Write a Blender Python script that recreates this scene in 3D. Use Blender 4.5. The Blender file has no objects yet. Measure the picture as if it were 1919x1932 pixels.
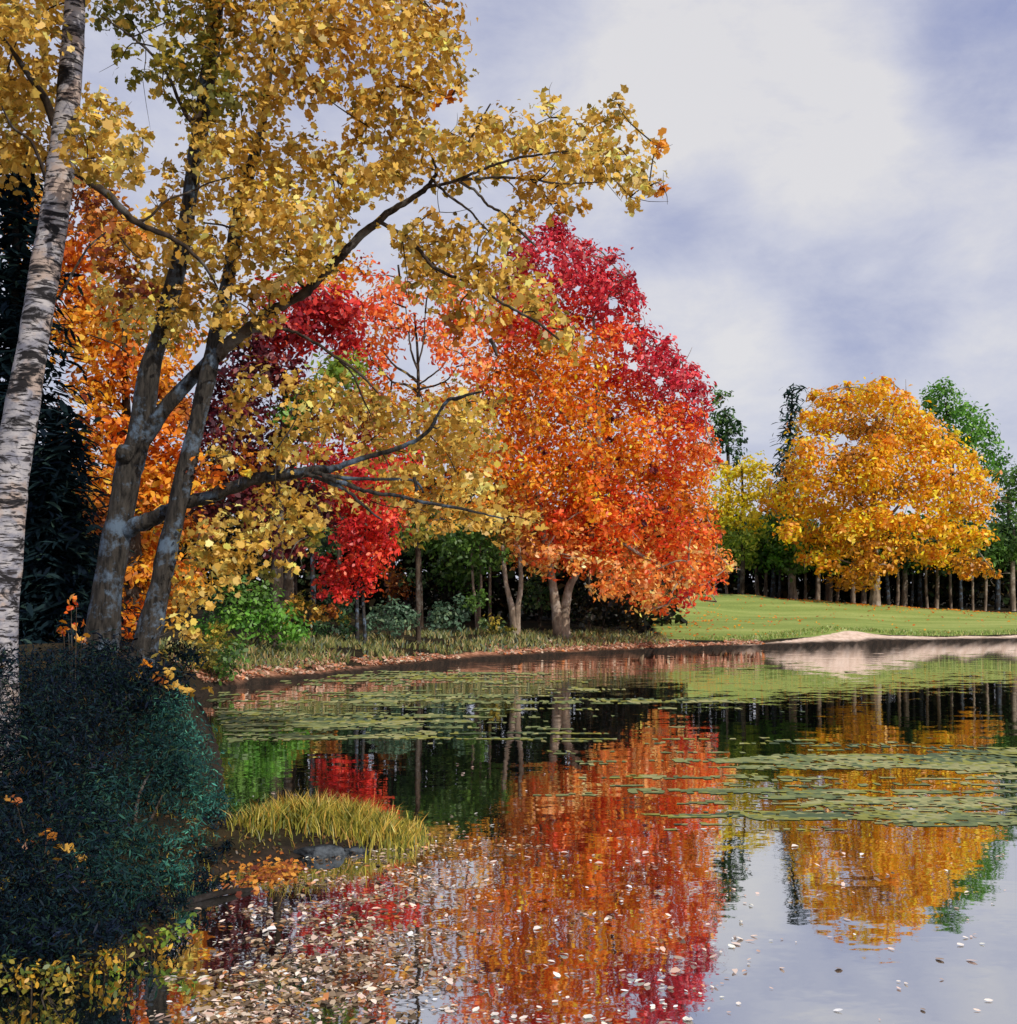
import bpy, math, random
import numpy as np

S = bpy.context.scene
COL = S.collection
R = math.radians
F, CX, HY, CAMZ = 2100.0, 960.0, 1100.0, 2.6      # focal length in picture units, picture centre, horizon row, eye height


# ------------------------------------------------------------------ helpers
def at(px, py, Y):
    """the point of the place seen at (px, py) at distance Y"""
    return np.array([(px - CX) / F * Y, Y, CAMZ - (py - HY) / F * Y])


def on_water(px, py):
    Y = CAMZ * F / (py - HY)
    return ((px - CX) / F * Y, Y)


def lin(c, k=1.0):
    c = np.array(c, float) / 255.0
    return np.where(c <= 0.04045, c / 12.92, ((c + 0.055) / 1.055) ** 2.4) * k


def link(name, me, mat=None, parent=None, loc=(0, 0, 0)):
    o = bpy.data.objects.new(name, me)
    COL.objects.link(o)
    o.location = loc
    if parent is not None:
        o.parent = parent
    if mat is not None:
        me.materials.append(mat)
    return o


def tag(o, label=None, cat=None, group=None, kind=None):
    if label: o['label'] = label
    if cat: o['category'] = cat
    if group: o['group'] = group
    if kind: o['kind'] = kind
    return o


def thing(name, label, cat, loc, group=None):
    o = bpy.data.objects.new(name, None)
    COL.objects.link(o)
    o.location = tuple(float(v) for v in loc)
    o.empty_display_size = 0.2
    return tag(o, label, cat, group)


def ngons(name, V, k, C=None, smooth=False):
    """mesh of len(V)/k separate k-cornered faces, with per-corner-point colours C"""
    n = len(V) // k
    me = bpy.data.meshes.new(name)
    me.vertices.add(len(V))
    me.vertices.foreach_set('co', np.ascontiguousarray(V, np.float32).ravel())
    me.loops.add(n * k)
    me.loops.foreach_set('vertex_index', np.arange(n * k, dtype=np.int32))
    me.polygons.add(n)
    me.polygons.foreach_set('loop_start', np.arange(0, n * k, k, dtype=np.int32))
    me.update(calc_edges=True)
    if C is not None:
        a = me.color_attributes.new('Col', 'FLOAT_COLOR', 'POINT')
        c4 = np.ones((len(V), 4), np.float32)
        c4[:, :3] = C
        a.data.foreach_set('color', c4.ravel())
    return me


def norm(a):
    return a / np.maximum(np.linalg.norm(a, axis=-1, keepdims=True), 1e-9)


SH = {
    'oval': np.array([(0, -.5, 0), (.27, -.2, .05), (.3, .15, .06), (0, .5, -.04), (-.28, .18, .06), (-.25, -.22, .05)]),
    'maple': np.array([(0, -.5, 0), (.2, -.38, .03), (.42, -.2, .09), (.34, .0, .05), (.46, .22, .1), (.24, .28, .04), (0, .56, -.08),
                       (-.24, .28, .04), (-.46, .22, .1), (-.34, .0, .05), (-.42, -.2, .09), (-.2, -.38, .03)]),
    'spray': np.array([(0, -.5, 0), (.14, -.1, .03), (.1, .3, 0), (0, .55, -.05), (-.1, .25, 0), (-.13, -.15, .03)]),
    'needle': np.array([(0, -.5, 0), (.09, 0, .02), (0, .5, -.06), (-.09, 0, .02)]),
}
AREA = {'oval': .40, 'maple': .55, 'spray': .17, 'needle': .09}


def leafset(P, N, s, C, shape, rng, updir=None):
    """corner points and colours of leaves at P facing N, size s"""
    sh = SH[shape]
    n, k = len(P), len(sh)
    N = norm(N)
    ref = norm(rng.normal(size=(n, 3))) if updir is None else norm(updir + 0.25 * rng.normal(size=(n, 3)))
    T = norm(np.cross(N, ref))
    B = np.cross(N, T)
    if updir is not None:
        B = -B
    q = s[:, None, None]
    jx = rng.uniform(.62, 1.05, (n, 1, 1))
    jz = rng.uniform(-.6, 3.2, (n, 1, 1))
    sk = rng.normal(size=(n, 1, 1)) * .22
    X0, Y0, Z0 = sh[None, :, 0:1] * jx, sh[None, :, 1:2], sh[None, :, 2:3] * jz
    X0 = X0 + sk * Y0 * Y0
    V = P[:, None, :] + q * (X0 * T[:, None] + Y0 * B[:, None] + Z0 * N[:, None])
    return V.reshape(-1, 3), np.repeat(C, k, axis=0), k


# ------------------------------------------------------------------ shoreline, ground height
W = on_water
SHORE = [(-4.5, 3.3), (-3.9, 5.4), W(0, 1865), W(120, 1850), W(200, 1832), W(280, 1800), W(330, 1775), W(335, 1730), W(340, 1690), W(380, 1655),
         W(470, 1632), W(640, 1606), W(720, 1600), W(785, 1588), W(800, 1568), W(720, 1556), W(640, 1552), W(540, 1556), W(470, 1562),
         W(435, 1535), W(420, 1480), W(405, 1410), W(385, 1350), W(365, 1318), W(400, 1303), W(440, 1297), W(480, 1288), W(560, 1280), W(640, 1271), W(720, 1262),
         W(800, 1253), W(900, 1243), W(1000, 1237), W(1100, 1231), W(1220, 1226), W(1340, 1221), W(1450, 1218), W(1560, 1214),
         W(1680, 1210), W(1800, 1208), W(1919, 1206), (30, 53), (42, 55), (62, 50), (70, 30), (50, 6), (20, 3.6), (6, 3.2)]
SH_P = np.array(SHORE)


def shore_dist(x, y):
    """metres outside (+) or inside (-) the pond"""
    x, y = np.asarray(x, float), np.asarray(y, float)
    d = np.full(x.shape, 1e9)
    ins = np.zeros(x.shape, bool)
    n = len(SH_P)
    for i in range(n):
        ax, ay = SH_P[i]
        bx, by = SH_P[(i + 1) % n]
        ex, ey = bx - ax, by - ay
        t = np.clip(((x - ax) * ex + (y - ay) * ey) / (ex * ex + ey * ey), 0, 1)
        d = np.minimum(d, np.hypot(x - ax - t * ex, y - ay - t * ey))
        c = ((ay > y) != (by > y)) & (x < (bx - ax) * (y - ay) / (by - ay + 1e-12) + ax)
        ins ^= c
    return np.where(ins, -d, d)


HC = np.array([(-4.2, 9, .22), (-3.6, 8.2, .14), (-5.4, 11, .8), (-4.6, 10, .3), (-3.4, 9.6, .15), (-4.0, 11, .25), (-4.8, 12.5, .5), (-6, 16, 1.75), (-5.4, 15.4, 1.7), (-8, 20, 1.6), (-10, 27, 1.2), (-5.0, 7.5, .3), (-4.3, 6.8, .12), (-9, 10, 1.4), (-4.4, 13.4, .4), (-20, 15, 2.4), (-25, 35, 2.5),
               (-6, 33, .85), (-4, 37, .8), (-1, 42, .8), (3, 46, .62), (0, 50, .9), (-10, 45, 1.5), (6, 48, .45), (-8, 36, 1.0),
               (8, 52, .7), (14, 56, .75), (23, 55, .5), (14, 70, 1.9), (18, 70, 1.55), (22, 70, 1.25), (27, 70, .95), (31, 70, .75), (40, 70, .6), (32, 58, .45), (6, 62, 1.4),
               (14, 80, 2.1), (30, 80, 1.0), (0, 0, 1.0), (6, 0, 1.0), (-5, 0, 1.1), (-1.9, 11.2, .16), (-1.3, 11.3, .14), (-2.5, 11.2, .25),
               (0, 150, 3), (-120, 60, 4), (120, 60, 2), (0, -80, 1.5), (90, 150, 2.5), (-100, 150, 4)])


def plateau(x, y):
    num = np.zeros(np.shape(x))
    den = np.zeros(np.shape(x))
    for hx, hy, hz in HC:
        w = 1.0 / (((x - hx) ** 2 + (y - hy) ** 2) / (1 + .02 * hy) + .25) ** 2
        num += w * hz
        den += w
    return num / den


def vnoise(x, y, seed=0):
    xi, yi = np.floor(x).astype(np.int64), np.floor(y).astype(np.int64)
    fx, fy = x - xi, y - yi
    fx, fy = fx * fx * (3 - 2 * fx), fy * fy * (3 - 2 * fy)

    def h(a, b):
        v = (a * 374761393 + b * 668265263 + seed * 974711) & 0x7fffffff
        v = ((v ^ (v >> 13)) * 1274126177) & 0x7fffffff
        return ((v ^ (v >> 16)) & 0xffff) / 65535.0
    return (h(xi, yi) * (1 - fx) + h(xi + 1, yi) * fx) * (1 - fy) + (h(xi, yi + 1) * (1 - fx) + h(xi + 1, yi + 1) * fx) * fy


def fbm(x, y, o=4, seed=0):
    v, a, t = 0, .5, 0
    for i in range(o):
        v = v + a * vnoise(x * 2 ** i + 17.3 * i, y * 2 ** i - 9.1 * i, seed + i)
        t += a
        a *= .55
    return v / t


def sstep(a, b, x):
    t = np.clip((x - a) / (b - a), 0, 1)
    return t * t * (3 - 2 * t)


def ground_z(x, y, s=None):
    x, y = np.asarray(x, float), np.asarray(y, float)
    if s is None:
        s = shore_dist(x, y)
    L = .55 + 1.7 * sstep(22, 32, y)
    out = (1 - np.exp(-np.maximum(s, 0) / L)) * plateau(x, y)
    out = out + .15 * np.exp(-(((x - 15) / 1.6) ** 2 + ((y - 50.2) / .8) ** 2)) * (s > 0)
    out = out + .05 * (vnoise(x * .9, y * .9, 5) - .5) * np.clip(s, 0, 1)
    return np.where(s > 0, out, -.8 * (1 - np.exp(np.minimum(s, 0))))


def gz(x, y):
    return float(ground_z(np.array([x]), np.array([y]))[0])


# ------------------------------------------------------------------ materials
def new_mat(name):
    m = bpy.data.materials.new(name)
    m.use_nodes = True
    nt = m.node_tree
    nt.nodes.clear()
    out = nt.nodes.new('ShaderNodeOutputMaterial')
    return m, nt, out


def node(nt, t, **kw):
    n = nt.nodes.new(t)
    for k, v in kw.items():
        if k in n.inputs:
            n.inputs[k].default_value = v
        else:
            setattr(n, k, v)
    return n


def leaf_mat(name, trans=.35, gloss=.03):
    m, nt, out = new_mat(name)
    a = node(nt, 'ShaderNodeVertexColor', layer_name='Col')
    d = node(nt, 'ShaderNodeBsdfDiffuse')
    t = node(nt, 'ShaderNodeBsdfTranslucent')
    g = node(nt, 'ShaderNodeBsdfGlossy', Roughness=.45)
    g.inputs['Color'].default_value = (.9, .9, .9, 1)
    m1 = node(nt, 'ShaderNodeMixShader', Fac=trans)
    m2 = node(nt, 'ShaderNodeMixShader', Fac=gloss)
    nt.links.new(a.outputs[0], d.inputs[0])
    nt.links.new(a.outputs[0], t.inputs[0])
    nt.links.new(d.outputs[0], m1.inputs[1])
    nt.links.new(t.outputs[0], m1.inputs[2])
    nt.links.new(m1.outputs[0], m2.inputs[1])
    nt.links.new(g.outputs[0], m2.inputs[2])
    nt.links.new(m2.outputs[0], out.inputs[0])
    return m


def bark_mat(name, dark, light, patch, zscale=1.0, scale=6.0, bands=False):
    m, nt, out = new_mat(name)
    tc = node(nt, 'ShaderNodeTexCoord')
    mp = node(nt, 'ShaderNodeMapping')
    mp.inputs['Scale'].default_value = (1, 1, zscale)
    n1 = node(nt, 'ShaderNodeTexNoise', Scale=scale, Detail=7.0, Roughness=.65)
    n2 = node(nt, 'ShaderNodeTexNoise', Scale=min(scale * .32, 3.2), Detail=7.0, Roughness=.7)
    r1 = node(nt, 'ShaderNodeValToRGB')
    r1.color_ramp.elements[0].position = .36
    r1.color_ramp.elements[0].color = (*dark, 1)
    r1.color_ramp.elements[1].position = .62
    r1.color_ramp.elements[1].color = (*light, 1)
    r2 = node(nt, 'ShaderNodeMapRange')
    r2.inputs['From Min'].default_value = .5
    r2.inputs['From Max'].default_value = .62
    mix = node(nt, 'ShaderNodeMix', data_type='RGBA')
    mix.inputs[7].default_value = (*patch, 1)
    b = node(nt, 'ShaderNodeBsdfPrincipled', Roughness=.9)
    b.inputs['Specular IOR Level'].default_value = .15
    bump = node(nt, 'ShaderNodeBump', Strength=.7, Distance=.03)
    L = nt.links.new
    L(tc.outputs['Object'], mp.inputs[0])
    L(mp.outputs[0], n1.inputs[0])
    L(tc.outputs['Object'] if not bands else mp.outputs[0], n2.inputs[0])
    L(n1.outputs[0], r1.inputs[0])
    L(n2.outputs[0], r2.inputs[0])
    L(r1.outputs[0], mix.inputs[6])
    L(r2.outputs[0], mix.inputs[0])
    L(mix.outputs[2], b.inputs['Base Color'])
    L(n1.outputs[0], bump.inputs['Height'])
    L(bump.outputs[0], b.inputs['Normal'])
    L(b.outputs[0], out.inputs[0])
    return m


def birch_mat():
    m, nt, out = new_mat('birch_bark')
    L = nt.links.new
    tc = node(nt, 'ShaderNodeTexCoord')

    def field(sc, detail, lo, hi, dist=0.0):
        mp = node(nt, 'ShaderNodeMapping')
        mp.inputs['Scale'].default_value = sc
        L(tc.outputs['Object'], mp.inputs[0])
        n = node(nt, 'ShaderNodeTexNoise', Scale=1.0, Detail=detail, Roughness=.62, Distortion=dist)
        L(mp.outputs[0], n.inputs[0])
        r = node(nt, 'ShaderNodeMapRange', interpolation_type='SMOOTHSTEP')
        r.inputs['From Min'].default_value = lo
        r.inputs['From Max'].default_value = hi
        L(n.outputs[0], r.inputs[0])
        return r.outputs[0]

    def mix(f, a, b):
        x = node(nt, 'ShaderNodeMix', data_type='RGBA')
        L(f, x.inputs[0])
        for i, v in ((6, a), (7, b)):
            if isinstance(v, tuple): x.inputs[i].default_value = (*v, 1)
            else: L(v, x.inputs[i])
        return x.outputs[2]
    c = mix(field((5, 5, 9), 5.0, .35, .65), tuple(lin((176, 171, 172))), tuple(lin((122, 122, 134))))
    c = mix(field((2.6, 2.6, 3.2), 4.0, .5, .62), c, tuple(lin((168, 150, 140))))
    strokes = field((6, 6, 34), 4.0, .53, .60, .6)
    c = mix(strokes, c, tuple(lin((52, 48, 50))))
    c = mix(field((2.2, 2.2, 4.5), 6.0, .51, .60, 1.2), c, tuple(lin((34, 32, 34))))
    b = node(nt, 'ShaderNodeBsdfPrincipled', Roughness=.8)
    b.inputs['Specular IOR Level'].default_value = .2
    bump = node(nt, 'ShaderNodeBump', Strength=.8, Distance=.015)
    bump.invert = True
    L(strokes, bump.inputs['Height']); L(bump.outputs[0], b.inputs['Normal'])
    L(c, b.inputs['Base Color']); L(b.outputs[0], out.inputs[0])
    return m


M = {}
M['leaf'] = leaf_mat('autumn_leaf', .42)
M['thick_leaf'] = leaf_mat('evergreen_leaf', .2, .004)
M['blade'] = leaf_mat('grass_blade', .3, .03)
M['floater'] = leaf_mat('floating_leaf', .05, .10)
M['alga'] = leaf_mat('pond_weed', .05, .06)
M['maple_bark'] = bark_mat('maple_bark', lin((24, 23, 23)), lin((66, 62, 58)), lin((88, 104, 122)), .22, 17)
M['dark_bark'] = bark_mat('dark_bark', lin((32, 26, 22)), lin((72, 60, 50)), lin((96, 92, 88)), .3, 7)
M['pale_bark'] = bark_mat('pale_bark', lin((88, 76, 66)), lin((140, 124, 108)), lin((160, 150, 140)), .3, 5)
M['birch_bark'] = birch_mat()
M['conifer_bark'] = bark_mat('conifer_bark', lin((20, 18, 17)), lin((48, 42, 38)), lin((60, 58, 60)), .3, 8)


def ground_material():
    m, nt, out = new_mat('bank_ground')
    L = nt.links.new
    w = node(nt, 'ShaderNodeVertexColor', layer_name='W')
    sep = node(nt, 'ShaderNodeSeparateColor')
    L(w.outputs[0], sep.inputs[0])
    geo = node(nt, 'ShaderNodeNewGeometry')

    def noise(scale, detail=5.0, rough=.6):
        n = node(nt, 'ShaderNodeTexNoise', Scale=scale, Detail=detail, Roughness=rough)
        L(geo.outputs['Position'], n.inputs[0])
        return n

    def ramp(n, stops):
        r = node(nt, 'ShaderNodeValToRGB')
        e = r.color_ramp.elements
        while len(e) < len(stops):
            e.new(.5)
        for i, (p, c) in enumerate(stops):
            e[i].position = p
            e[i].color = (*lin(c), 1)
        L(n.outputs[0], r.inputs[0])
        return r

    def mix(a, b, f):
        x = node(nt, 'ShaderNodeMix', data_type='RGBA')
        L(a, x.inputs[6]); L(b, x.inputs[7]); L(f, x.inputs[0])
        return x.outputs[2]

    def frayed(ch, amount=.5, scale=3.0):
        n = noise(scale)
        a = node(nt, 'ShaderNodeMath', operation='SUBTRACT'); a.inputs[1].default_value = .5
        L(n.outputs[0], a.inputs[0])
        k = node(nt, 'ShaderNodeMath', operation='MULTIPLY_ADD'); k.inputs[1].default_value = amount * 2
        L(a.outputs[0], k.inputs[0]); L(ch, k.inputs[2])
        mr = node(nt, 'ShaderNodeMapRange', interpolation_type='SMOOTHSTEP')
        mr.inputs['From Min'].default_value = .35
        mr.inputs['From Max'].default_value = .65
        L(k.outputs[0], mr.inputs[0])
        return mr.outputs[0]

    soil = ramp(noise(1.6), [(.3, (22, 20, 18)), (.5, (42, 38, 26)), (.7, (66, 54, 34))])
    mpl = node(nt, 'ShaderNodeMapping')
    mpl.inputs['Scale'].default_value = (.10, .75, .3)
    L(geo.outputs['Position'], mpl.inputs[0])
    nl = node(nt, 'ShaderNodeTexNoise', Scale=1.0, Detail=6.0, Roughness=.6)
    L(mpl.outputs[0], nl.inputs[0])
    lawn = ramp(nl, [(.34, (112, 132, 66)), (.5, (138, 154, 80)), (.66, (168, 176, 104))])
    fine = ramp(noise(9.0, 4.0), [(.3, (96, 118, 56)), (.7, (164, 174, 100))])
    half = node(nt, 'ShaderNodeValue'); half.outputs[0].default_value = .35
    lawn_c = mix(lawn.outputs[0], fine.outputs[0], half.outputs[0])
    sand = ramp(noise(4.0), [(.3, (186, 160, 140)), (.55, (216, 192, 174)), (.75, (232, 214, 200))])
    litter = ramp(noise(5.0, 8.0, .75), [(.3, (88, 60, 44)), (.48, (150, 104, 80)), (.6, (198, 150, 122)), (.75, (224, 188, 164))])
    c = mix(soil.outputs[0], litter.outputs[0], frayed(sep.outputs[2], .5))
    c = mix(c, lawn_c, frayed(sep.outputs[0], .3, 1.5))
    c = mix(c, sand.outputs[0], frayed(sep.outputs[1], .4))
    mud = ramp(noise(6.0), [(.3, (24, 22, 20)), (.7, (58, 48, 40))])
    c = mix(c, mud.outputs[0], w.outputs[1])
    b = node(nt, 'ShaderNodeBsdfPrincipled', Roughness=.95)
    b.inputs['Specular IOR Level'].default_value = .1
    bn = noise(14.0, 6.0)
    bump = node(nt, 'ShaderNodeBump', Strength=.6, Distance=.05)
    L(bn.outputs[0], bump.inputs['Height']); L(bump.outputs[0], b.inputs['Normal'])
    L(c, b.inputs['Base Color']); L(b.outputs[0], out.inputs[0])
    return m


def water_material():
    m, nt, out = new_mat('pond_water')
    L = nt.links.new
    geo = node(nt, 'ShaderNodeNewGeometry')

    def vm(op, a=None, b=None):
        n = node(nt, 'ShaderNodeVectorMath', operation=op)
        for i, v in enumerate((a, b)):
            if v is None: continue
            if isinstance(v, tuple): n.inputs[i].default_value = v
            else: L(v, n.inputs[i])
        return n.outputs[0]

    def ripple(sc, amp, detail):
        n = node(nt, 'ShaderNodeTexNoise', Scale=1.0, Detail=detail, Roughness=.55)
        L(vm('MULTIPLY', geo.outputs['Position'], sc), n.inputs[0])
        return vm('MULTIPLY', vm('SUBTRACT', n.outputs['Color'], (.5, .5, .5)), amp)
    r = vm('ADD', ripple((1.3, 2.6, 1), (.018, .034, 0), 3.0), ripple((7, 15, 1), (.010, .020, 0), 2.0))
    # fixed tilt added to the shading normal, away from the near bank, lengthens reflections
    n = vm('NORMALIZE', vm('ADD', vm('ADD', r, (0, .030, 0)), (0, 0, 1)))
    g = node(nt, 'ShaderNodeBsdfGlossy', Roughness=.02)
    g.inputs['Color'].default_value = (.96, .96, .96, 1)
    d = node(nt, 'ShaderNodeBsdfDiffuse')
    d.inputs['Color'].default_value = (.010, .013, .011, 1)
    lw = node(nt, 'ShaderNodeFresnel', IOR=1.9)
    mr = node(nt, 'ShaderNodeMapRange')
    mr.inputs['From Min'].default_value = .1
    mr.inputs['From Max'].default_value = .6
    mr.inputs['To Min'].default_value = .70
    mr.inputs['To Max'].default_value = .92
    mx = node(nt, 'ShaderNodeMixShader')
    L(n, g.inputs['Normal'])
    L(lw.outputs[0], mr.inputs[0]); L(mr.outputs[0], mx.inputs[0])
    L(d.outputs[0], mx.inputs[1]); L(g.outputs[0], mx.inputs[2]); L(mx.outputs[0], out.inputs[0])
    return m


# ------------------------------------------------------------------ ground, lawn, sand, water
def axis(lo, hi, step, far, g=1.25):
    a = list(np.arange(lo, hi, step))
    s = step
    while a[-1] < far:
        s *= g
        a.append(a[-1] + s)
    s = step
    while a[0] > -far:
        s *= g
        a.insert(0, a[0] - s)
    return np.array(a)


def build_ground():
    xs = axis(-14, 36, .22, 900)
    ys = [1.0]
    while ys[-1] < 82:
        ys.append(ys[-1] + max(.10, .0045 * ys[-1]))
    s = .4
    while ys[-1] < 900:
        s *= 1.25
        ys.append(ys[-1] + s)
    s = .2
    while ys[0] > -300:
        s *= 1.4
        ys.insert(0, ys[0] - s)
    ys = np.array(ys)
    X, Y = np.meshgrid(xs, ys)
    sd = shore_dist(X, Y)
    Z = ground_z(X, Y, sd)
    lawn_left = 6.2 + .08 * (Y - 48) + .8 * (vnoise(Y * .5, Y * 0 + 2, 3) - .5)
    lawn = sstep(-.6, .6, X - lawn_left) * sstep(70.6, 69.6, Y) * sstep(46, 47, Y) * sstep(.5, 1.4, sd)
    sandw = .35 + .6 * np.exp(-((X - 14.6) / 3.0) ** 2) + .2 * sstep(12, 15, X) + .3 * (vnoise(X * .7, Y * 0, 8) - .5)
    sand = sstep(sandw + .35, sandw - .25, sd) * sstep(6.5, 10, X) * (Y > 40) * (sd > -.6)
    litw = .45 + .6 * (vnoise(X * .5, Y * .5, 11) - .4)
    litter = sstep(litw + .5, litw - .5, sd) * sstep(26.5, 28.5, Y) * (X < 12) * sstep(10, 7.5, X)
    under = sstep(3.2, 1.2, np.hypot((X - 4.5) / 1.8, (Y - 44.6))) * .6
    litter = np.maximum(litter, under * (sd > 0))
    ny, nx = X.shape
    V = np.stack([X, Y, Z], -1).reshape(-1, 3)
    wet = sstep(.42, .12, sd + .22 * (vnoise(X * 1.3, Y * 1.3, 21) - .5))
    Wt = np.stack([lawn, sand, litter, wet], -1).reshape(-1, 4).astype(np.float32)
    i = np.arange((ny - 1) * (nx - 1))
    r, c = i // (nx - 1), i % (nx - 1)
    a = r * nx + c
    Q = np.stack([a, a + 1, a + nx + 1, a + nx], -1)
    avg = lambda w: w.reshape(-1)[Q].mean(1)
    is_sand = avg(sand) > .5
    is_lawn = (avg(lawn) > .5) & ~is_sand
    mat = ground_material()
    for name, sel in (('ground', ~(is_sand | is_lawn)), ('lawn', is_lawn), ('sand_shore', is_sand)):
        q = Q[sel]
        used, inv = np.unique(q, return_inverse=True)
        inv = inv.reshape(q.shape)
        me = bpy.data.meshes.new(name)
        me.vertices.add(len(used))
        me.vertices.foreach_set('co', V[used].astype(np.float32).ravel())
        me.loops.add(inv.size)
        me.loops.foreach_set('vertex_index', inv.astype(np.int32).ravel())
        me.polygons.add(len(q))
        me.polygons.foreach_set('loop_start', np.arange(0, inv.size, 4, dtype=np.int32))
        me.update(calc_edges=True)
        me.polygons.foreach_set('use_smooth', np.ones(len(q), bool))
        ca = me.color_attributes.new('W', 'FLOAT_COLOR', 'POINT')
        ca.data.foreach_set('color', Wt[used].ravel())
        tag(link(name, me, mat), kind='structure')


build_ground()
me = bpy.data.meshes.new('water')
me.from_pydata([(-9.5, 3.0, 0), (72, 3.0, 0), (72, 56, 0), (-9.5, 56, 0)], [], [(0, 1, 2, 3)])
tag(link('water', me, water_material()), kind='structure')


# ------------------------------------------------------------------ trunks, limbs
def smooth_path(P, Rr, sub=5):
    P, Rr = np.array(P, float), np.array(Rr, float)
    n = len(P)
    if n == 2:
        t = np.linspace(0, 1, sub + 1)[:, None]
        return P[0] * (1 - t) + P[1] * t, (Rr[0] * (1 - t) + Rr[1] * t)[:, 0]
    out, rad = [], []
    for i in range(n - 1):
        p0, p1, p2, p3 = P[max(i - 1, 0)], P[i], P[i + 1], P[min(i + 2, n - 1)]
        for j in range(sub):
            t = j / sub
            out.append(.5 * (2 * p1 + (p2 - p0) * t + (2 * p0 - 5 * p1 + 4 * p2 - p3) * t * t + (3 * p1 - p0 - 3 * p2 + p3) * t ** 3))
            rad.append(Rr[i] * (1 - t) + Rr[i + 1] * t)
    out.append(P[-1]); rad.append(Rr[-1])
    return np.array(out), np.array(rad)


class Tubes:
    def __init__(self, seed=1):
        self.v, self.f = [], []
        self.rng = np.random.default_rng(seed)

    def add(self, P, Rr, sides=9, rough=.10, sub=5, wob=0.0):
        P, Rr = smooth_path(P, Rr, sub)
        if wob:
            w = self.rng.normal(size=P.shape) * wob * Rr[:, None]
            w[0] = 0
            P = P + w
        n = len(P)
        T = norm(np.gradient(P, axis=0))
        u = np.cross(T[0], (0.3, 1, .2)); u /= np.linalg.norm(u)
        b = len(self.v)
        ph = self.rng.uniform(0, 6.28, 4)
        for i in range(n):
            u = u - T[i] * np.dot(u, T[i]); u /= np.linalg.norm(u)
            w = np.cross(T[i], u)
            for k in range(sides):
                a = 2 * math.pi * k / sides
                q = 1 + rough * (math.sin(3 * a + ph[0] + i * .35) * .5 + math.sin(2 * a + ph[1] - i * .8) * .4 + .7 * self.rng.normal() * .5)
                self.v.append(P[i] + Rr[i] * q * (math.cos(a) * u + math.sin(a) * w))
        for i in range(n - 1):
            for k in range(sides):
                k2 = (k + 1) % sides
                self.f.append((b + i * sides + k, b + i * sides + k2, b + (i + 1) * sides + k2, b + (i + 1) * sides + k))
        self.v.append(P[-1] + T[-1] * Rr[-1] * .6)
        t = len(self.v) - 1
        for k in range(sides):
            self.f.append((b + (n - 1) * sides + k, b + (n - 1) * sides + (k + 1) % sides, t))
        return self

    def px(self, path, Y, sides=9, rough=.1, Y1=None, **kw):
        """path of (px, py, width in picture units); depth runs Y .. Y1"""
        Y1 = Y if Y1 is None else Y1
        n = len(path)
        ds = [Y + (Y1 - Y) * i / max(n - 1, 1) for i in range(n)]
        return self.add([at(p[0], p[1], d) for p, d in zip(path, ds)], [p[2] / 2 / F * d for p, d in zip(path, ds)], sides, rough, **kw)

    def build(self, name, mat, parent):
        o = np.array(parent.location)
        me = bpy.data.meshes.new(name)
        me.from_pydata([tuple(p - o) for p in self.v], [], self.f)
        me.polygons.foreach_set('use_smooth', np.ones(len(me.polygons), bool))
        return link(name, me, mat, parent)


class Limb:
    def __init__(self, seed):
        self.seed, self.paths = seed, []

    def px(self, *a, **k):
        self.paths.append((a, k))


def build_limb(l, mat, parent):
    first = None
    for i, (a, k) in enumerate(l.paths):
        tb = Tubes(l.seed * 10 + i).px(*a, **k)
        o = tb.build('limb' if first is None else 'twig', mat, parent)
        if first is None:
            first = o
        else:
            o.parent = first


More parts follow.
